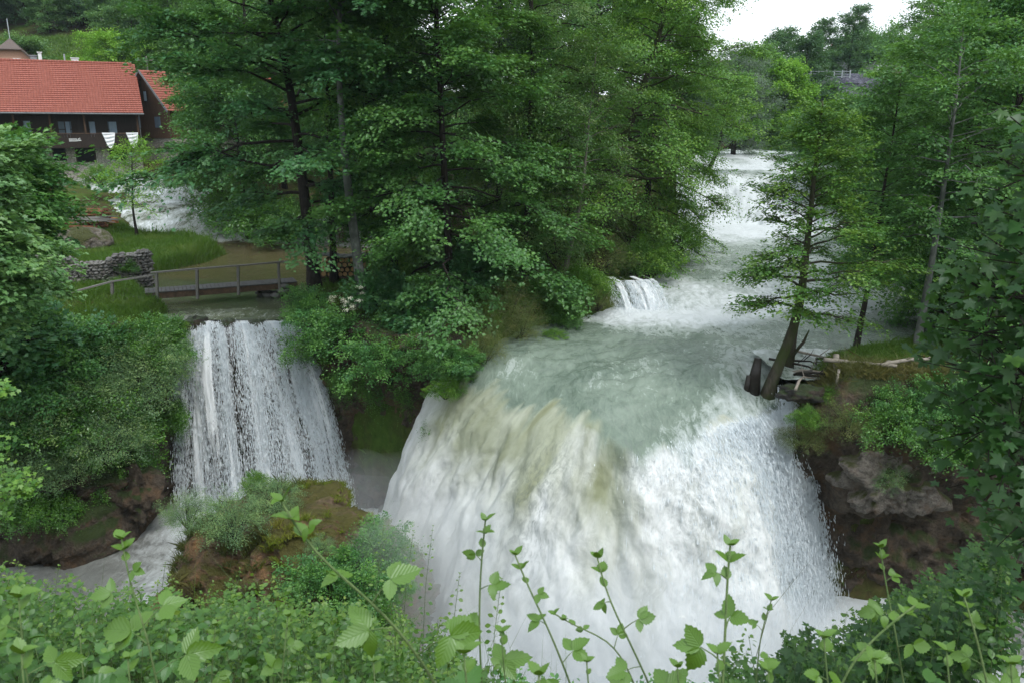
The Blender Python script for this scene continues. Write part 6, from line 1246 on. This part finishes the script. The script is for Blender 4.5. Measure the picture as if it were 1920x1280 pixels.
shoot('young bramble shoot at the bottom edge below the boulder knob', [(525, 1330, 1.9), (532, 1230, 1.9), (540, 1155, 1.95)], 2, 0.094, 8, 11, .0045)
shoot('young bramble shoot at the bottom edge left of the boulder shrub', [(396, 1330, 2.1), (398, 1240, 2.1), (404, 1172, 2.15)], 2, 0.088, 7, 12, .004)
shoot('side cane bending left behind the centre bramble shoot', [(1200, 1300, 2.1), (1150, 1200, 2.1), (1080, 1175, 2.15), (1040, 1150, 2.15)], 2, .075, 7, 13, .0045)
for k, (px, py, d_, sz_, n_, lb) in enumerate([(870, 1225, 1.35, .12, 8, 'big-leaved bramble clump at the bottom edge right of the arching cane'), (1010, 1265, 1.5, .10, 7, 'bramble clump at the bottom edge below the leaning shoot'),
                                       (35, 1120, 1.7, .12, 5, 'bramble leaves in the lower left corner, upper tuft'), (40, 1225, 1.4, .12, 6, 'bramble leaves in the lower left corner, lowest tuft'), (1545, 1195, 1.7, .11, 7, 'bramble clump with upright leaves left of the slanting cane'),
                                       (1640, 1235, 1.6, .10, 8, 'bramble clump at the bottom edge under the slanting cane'), (1345, 1225, 1.5, .11, 8, 'bramble clump round the foot of the tall pale shoot'), (1775, 1220, 1.6, .11, 8, 'bramble clump at the bottom edge in the right corner'),
                                       (240, 1235, 1.6, .11, 6, 'bramble clump round the foot of the leftmost tall shoot'), (700, 1240, 1.8, .09, 6, 'bramble clump under the arching cane'), (1895, 1245, 1.6, .11, 7, 'bramble clump cut by the lower right corner'), (1440, 1255, 1.7, .10, 8, 'bramble clump at the bottom edge right of the pale shoot'),
   (940, 1185, 1.9, .085, 7, 'bramble clump of upright leaves between the upright and the left-leaning shoots'), (1100, 1240, 1.8, .09, 8, 'bramble clump at the foot of the left-leaning shoot'), (1270, 1250, 1.8, .085, 7, 'bramble clump between the centre shoot and the tall pale one'), (150, 1190, 1.9, .085, 7, 'bramble clump left of the leftmost tall shoot'), (600, 1235, 1.9, .08, 6, 'bramble clump below the boulder shrubs at the bottom edge')]):
    shoot(lb, [(px+15, py+150, d_), (px+5, py+70, d_), (px, py, d_+.03)], 2, sz_, n_, 40+k, .0045, rosette=4)

def stems_patch(name, n, xr, yr, topline, mat, label, seed, lsz=.031, nl=34, kind='small', spread=.13, kindtag='stuff', cat=None, droop=.0, stemr=.0022):
    """a thicket of upright leafy stems; topline gives how high it stands by picture column"""
    r = np.random.default_rng(seed); mb = MB(); C, D, Nn, S_, R_, CL = [], [], [], [], [], []; made = 0
    while made < n:
        y = r.uniform(*yr); x = r.uniform(*xr)*y; px = 960+FP*x/(y*1.03); g = gz(x, y); py = np.interp(px, topline[0], topline[1])+abs(r.normal(0, 26))+r.uniform(0, 95)*(r.random() < .65)+85*abs(vnoise(px*.014, y*.7, 0, seed))-8
        zt = atY(px, py, y)[2]; made += 1
        if zt-g < .12: continue
        base = np.array((x+r.normal(0, .1), y+r.normal(0, .1), max(g-.02, zt-1.1))); tip = np.array((x, y, zt)); s = np.linspace(0, 1, 8)[:, None]; Q = base+(tip-base)*s+r.normal(0, .03, 3)*np.sin(s*math.pi)
        mb.tube(Q, np.linspace(stemr, stemr*.4, 8), 4, False); L = np.linalg.norm(tip-base); m_ = int(nl*min(1.6, L/.5)); f = 1-r.random(m_)**1.3*min(1, .62/L)
        p = base+(tip-base)*f[:, None]; A = r.uniform(0, 6.28, m_); out = np.stack([np.cos(A), np.sin(A), r.uniform(-.1, .7, m_)], 1); rad = spread*(1.02-f)**.45*r.uniform(.15, 1, m_)
        C.append(p+norm(out)*rad[:, None]); D.append(norm(out)); nn_ = np.array((0, -.25, 1.))+r.normal(0, .38, (m_, 3)); Nn.append(norm(nn_)); S_.append(lsz*r.lognormal(0, .22, m_)*np.where(f > .93, .6, 1)); R_.append(r.random(m_)); CL.append(np.clip((f-.80)*4+r.normal(0, .15, m_), 0, 1))
    o = big_leaves(name, np.vstack(C), np.vstack(D), np.vstack(Nn), np.concatenate(S_), kind, np.concatenate(R_), np.concatenate(CL), mat, None, .3, seed)
    s = mb.build(name+'_stems' if kindtag == 'thing' else 'thicket_stems', M['stem'], o, True)
    return tag(o, label, cat, kind=None if kindtag == 'thing' else 'stuff')
TL = ([-200, 0, 120, 300, 420, 520, 640, 760, 850, 950, 1200, 1300, 1450, 1560, 1700, 1780, 1860, 1920, 2100], [1060, 1065, 1092, 1100, 1075, 1120, 1120, 1150, 1200, 1245, 1270, 1262, 1240, 1185, 1130, 1085, 1020, 985, 960])
stems_patch('undergrowth', 520, (-.82, -.02), (2.9, 6.2), TL, M['near'], 'thick small-leaved undergrowth on the near bank, lower left', 501)
stems_patch('undergrowth', 210, (-.82, -.02), (2.9, 6.0), (TL[0], [q-18 for q in TL[1]]), M['nearyellow'], 'yellowish-tipped shoots standing in the undergrowth, lower left', 505, .026, 30, spread=.09)
stems_patch('undergrowth', 130, (-.82, -.05), (2.6, 5.0), (TL[0], [q+45 for q in TL[1]]), M['bramble'], 'broad-leaved bramble in the undergrowth, lower left', 506, .055, 16, 'ovate', .16)
stems_patch('undergrowth', 170, (-.02, .36), (2.9, 5.2), TL, M['shrub'], 'sparse small-leaved undergrowth on the near bank below the main waterfall', 502, .03)
stems_patch('undergrowth', 380, (.34, .70), (2.8, 5.6), TL, M['nearmaple'], 'dark leafy undergrowth on the near bank, lower right', 503, .05, 24, 'maple', .16)
stems_patch('undergrowth', 160, (.30, .70), (2.8, 5.0), ([0, 1500, 1920], [1190, 1190, 1060]), M['near'], 'light-leaved undergrowth mixed into the dark one, lower right', 504, .03, 30)
for k, (px, py, d_, lb) in enumerate([(305, 0, 0, ''), (720, 985, 5.2, 'twiggy sapling left of the mist beside the boulder'), (775, 995, 5.0, 'twiggy sapling in front of the mist edge'), (812, 985, 5.3, 'thin twig reaching right over the mist beside the boulder'), (862, 1075, 4.2, 'thin twig of small leaves right of the arching cane'), (940, 1085, 4.0, 'thin leafy twig behind the upright bramble shoot'),
                               (450, 1065, 4.6, 'oval-leaved sapling standing before the boulder hollow'), (400, 1090, 4.4, 'oval-leaved sapling at the boulder arch foot'), (310, 1055, 5.0, 'oval-leaved sapling before the left pool rapids'), (110, 1060, 5.0, 'sapling at the left before the dark cliff foot'), (1745, 1075, 3.4, 'young sapling in front of the right cave')]):
    if k == 0: continue
    sp = shoot(lb, [(px-30+k*3, py+260, d_), (px-14, py+110, d_), (px, py, d_)], 2, .034, 26, 70+k, .0028, 'twiggy saplings on the near bank', False, 'near', 'small', 6, .25, 'sapling')
gp_ = scatter(700, -4.6, .4, 3.8, 6.0, lambda x, y: np.abs(x) < y*.72, 601)
blades('tall_grass', gp_, .5, .0022, M['grass'], 'thin tall grass stalks rising through the near undergrowth', .30, 602)
gp_ = scatter(160, 1.6, 4.2, 3.6, 5.2, lambda x, y: np.abs(x) < y*.72, 603)
blades('dry_stalks', gp_, .6, .0022, M['drygrass'], 'thin dry stalks in the near undergrowth at the right', .35, 604)
# near maple on the right: real boughs with five-lobed leaves
r = np.random.default_rng(91); nmr = empty('maple_tree', (4.6, 3.4, gz(4.6, 3.4)), label='dark near maple reaching in from the right margin in front of the cliff', cat='tree'); o3 = np.array(nmr.location)
mb = MB(); Tk = np.array([(0, 0, -.3), (.1, .1, 1.5), (.25, .1, 3.0), (.3, 0, 5.0)]); mb.tube(Tk, [.16, .13, .1, .05], 10)
cl_ = [(1905, 265, 2.6, .16), (1890, 330, 2.6, .13), (1900, 420, 2.5, .18), (1865, 415, 2.55, .10), (1800, 545, 2.6, .16), (1850, 560, 2.5, .2), (1800, 625, 2.6, .2), (1870, 640, 2.5, .25), (1840, 705, 2.6, .25), (1895, 720, 2.4, .25), (1800, 690, 2.7, .16),
       (1810, 800, 2.6, .22), (1860, 800, 2.5, .25), (1905, 820, 2.4, .25), (1850, 880, 2.6, .22), (1900, 900, 2.5, .2), (1890, 960, 2.6, .2), (1905, 500, 2.5, .22), (1905, 590, 2.4, .22), (1880, 1010, 2.6, .18), (1860, 480, 2.7, .12)]
C, D, Nn, S_, CL = [], [], [], [], []
for (px, py, d_, rad) in cl_:
    c = atY(px+45, py, d_); a = o3+np.array((.25, 0, np.clip(c[2]-o3[2]+.2, .6, 5))); m_ = (a+c)/2+(0, 0, .12); mb.tube(np.array([a, m_, c])-o3, [.022, .014, .004], 6, False)
    n_ = int(26+rad*190)
    for k in range(n_):
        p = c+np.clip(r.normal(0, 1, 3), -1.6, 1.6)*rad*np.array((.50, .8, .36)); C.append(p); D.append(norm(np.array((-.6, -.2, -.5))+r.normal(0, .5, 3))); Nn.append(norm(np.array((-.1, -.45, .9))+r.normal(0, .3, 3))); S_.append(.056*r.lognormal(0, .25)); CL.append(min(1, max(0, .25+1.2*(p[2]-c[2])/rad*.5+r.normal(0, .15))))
        if k % 3 == 0: mb.tube(np.array([c+(p-c)*.2, p])-o3, [.003, .0015], 3, False)
mb.build('trunk', M['bark'], nmr, True); n = len(C)
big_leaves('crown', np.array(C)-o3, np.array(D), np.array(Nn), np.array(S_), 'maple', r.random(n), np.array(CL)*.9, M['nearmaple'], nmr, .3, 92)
# yellow-green twig at the left margin
nl_ = empty('maple_tree', (-9.6, 10.5, gz(-9.6, 10.5)), label='small yellow-green maple twig reaching in low from the left margin', cat='tree'); o3 = np.array(nl_.location); mb = MB(); mb.tube([(0, 0, -.2), (.1, 0, 4), (.3, 0, 11)], [.13, .1, .03], 8); C, D, Nn, S_ = [], [], [], []
for (px, py, d_, rad) in [(8, 900, 10.5, .40), (-20, 950, 10.5, .4), (45, 915, 10.6, .20), (-15, 730, 10, .25), (-60, 840, 10.4, .5)]:
    c = atY(px, py, d_); mb.tube(np.array([o3+(.2, 0, c[2]-o3[2]-.2), c])-o3, [.03, .008], 5, False)
    for k in range(int(500*rad)): p = c+r.normal(0, 1, 3)*rad*np.array((.5, .5, .22)); C.append(p); D.append(norm(np.array((.5, -.2, -.3))+r.normal(0, .5, 3))); Nn.append(norm(np.array((.1, -.4, .9))+r.normal(0, .3, 3))); S_.append(.085*r.lognormal(0, .22))
mb.build('trunk', M['bark'], nl_, True); big_leaves('crown', np.array(C)-o3, np.array(D), np.array(Nn), np.array(S_), 'maple', r.random(len(C)), r.random(len(C)), M['alder'], nl_, .3, 93)

# ------------------------------------------------------------------ shrubs on the boulder
for a in [(bushD, 440, 985, 21.9, .72, 'grey-green shrub hanging over the hollow of the boulder'), (bushD, 350, 970, 23.2, .55, 'grey-green shrub on the left shoulder of the boulder'), (bushD, 515, 945, 23.6, .62, 'pale shrub on the boulder crown'),
          (bushE, 480, 905, 24.6, .28, 'light twiggy shrub on top of the boulder before the curtain waterfall'), (bushA, 700, 1050, 21.6, .70, 'green shrub on the right shoulder of the boulder'), (bushA, 620, 1110, 20.0, .75, 'green shrub low on the boulder front'),
          (bushB, 690, 1160, 19.6, .62, 'dark shrub at the boulder right foot'), (bushA, 560, 1200, 19.2, .6, 'green shrub at the boulder foot'), (bushA, 740, 1100, 20.8, .36, 'small green shrub over the bare orange flank'), (bushD, 600, 1030, 21.4, .3, 'small grey-green tuft over the boulder knob')]:
    bput(*a)
# white flower heads
src = None; r = np.random.default_rng(6)
for k in range(16):
    px, py = [(668, 555), (660, 565), (625, 562), (615, 560), (672, 545), (650, 575), (640, 558), (664, 572)][k % 8]; p = atY(px+r.normal(0, 5), py+r.normal(0, 5), 31.3)
    if src is None:
        C = r.normal(0, 1, (40, 3))*(.075, .05, .03); src = leaves('flower_head', C, r.normal(0, 1, (40, 3)), norm(np.array((0, -.5, 1.))+r.normal(0, .3, (40, 3))), np.full(40, .04), .9, r.random(40), r.random(40), M['flower'], None)
        tag(src, 'white flower head on the shrub below the pale lichen tree', 'flower', 'white flower heads'); o = src
    else: o = copy_tree(src)
    o.location = Vector(p); o.rotation_euler = (0, 0, k)

# ------------------------------------------------------------------ mist over the plunge pool
def mist(cs, dens, label, seed):
    mb = MB()
    for i, (c, r_) in enumerate(cs): mb.blob(c, r_, seed+i, .25, 1.3, 40, 24)
    m, t, o = newmat('spray_mist'); v = N(t, 'ShaderNodeVolumePrincipled'); v.inputs['Color'].default_value = (.94, .97, 1, 1); v.inputs['Density'].default_value = dens; v.inputs['Anisotropy'].default_value = .2
    t.links.new(v.outputs[0], o.inputs['Volume']); return tag(mb.build('mist', m, None, True), label, kind='stuff')
mist([((-5.6, 27.6, -7.6), (2.8, 3.8, 3.3))], .055, 'mist drifting between the two waterfalls', 401)
mist([((-1.4, 22.6, -6.9), (4.2, 3.4, 3.5))], .14, 'mist at the left foot of the main waterfall', 402)
mist([((4.6, 18.8, -7.6), (6.6, 3.2, 3.3))], .20, 'mist at the foot of the main waterfall', 403)
mist([((-10.6, 30.4, -8.0), (3.8, 1.6, 1.6))], .10, 'mist at the foot of the curtain waterfall', 404)
for o in list(bpy.data.objects):
    if o.name in ('shrub',): pass
bpy.ops.mesh.primitive_cube_add(size=1, location=(0, 200, 45)); hz = bpy.context.object; hz.name = 'haze'; hz.scale = (760, 620, 115)
m, t, o = newmat('air'); v = N(t, 'ShaderNodeVolumePrincipled'); v.inputs['Color'].default_value = (.72, .87, 1, 1); v.inputs['Density'].default_value = .00016; t.links.new(v.outputs[0], o.inputs['Volume']); hz.data.materials.append(m); tag(hz, 'thin damp air fading the far hillsides', kind='stuff')
cam_d.dof.use_dof = True; cam_d.dof.focus_distance = 26; cam_d.dof.aperture_fstop = 9
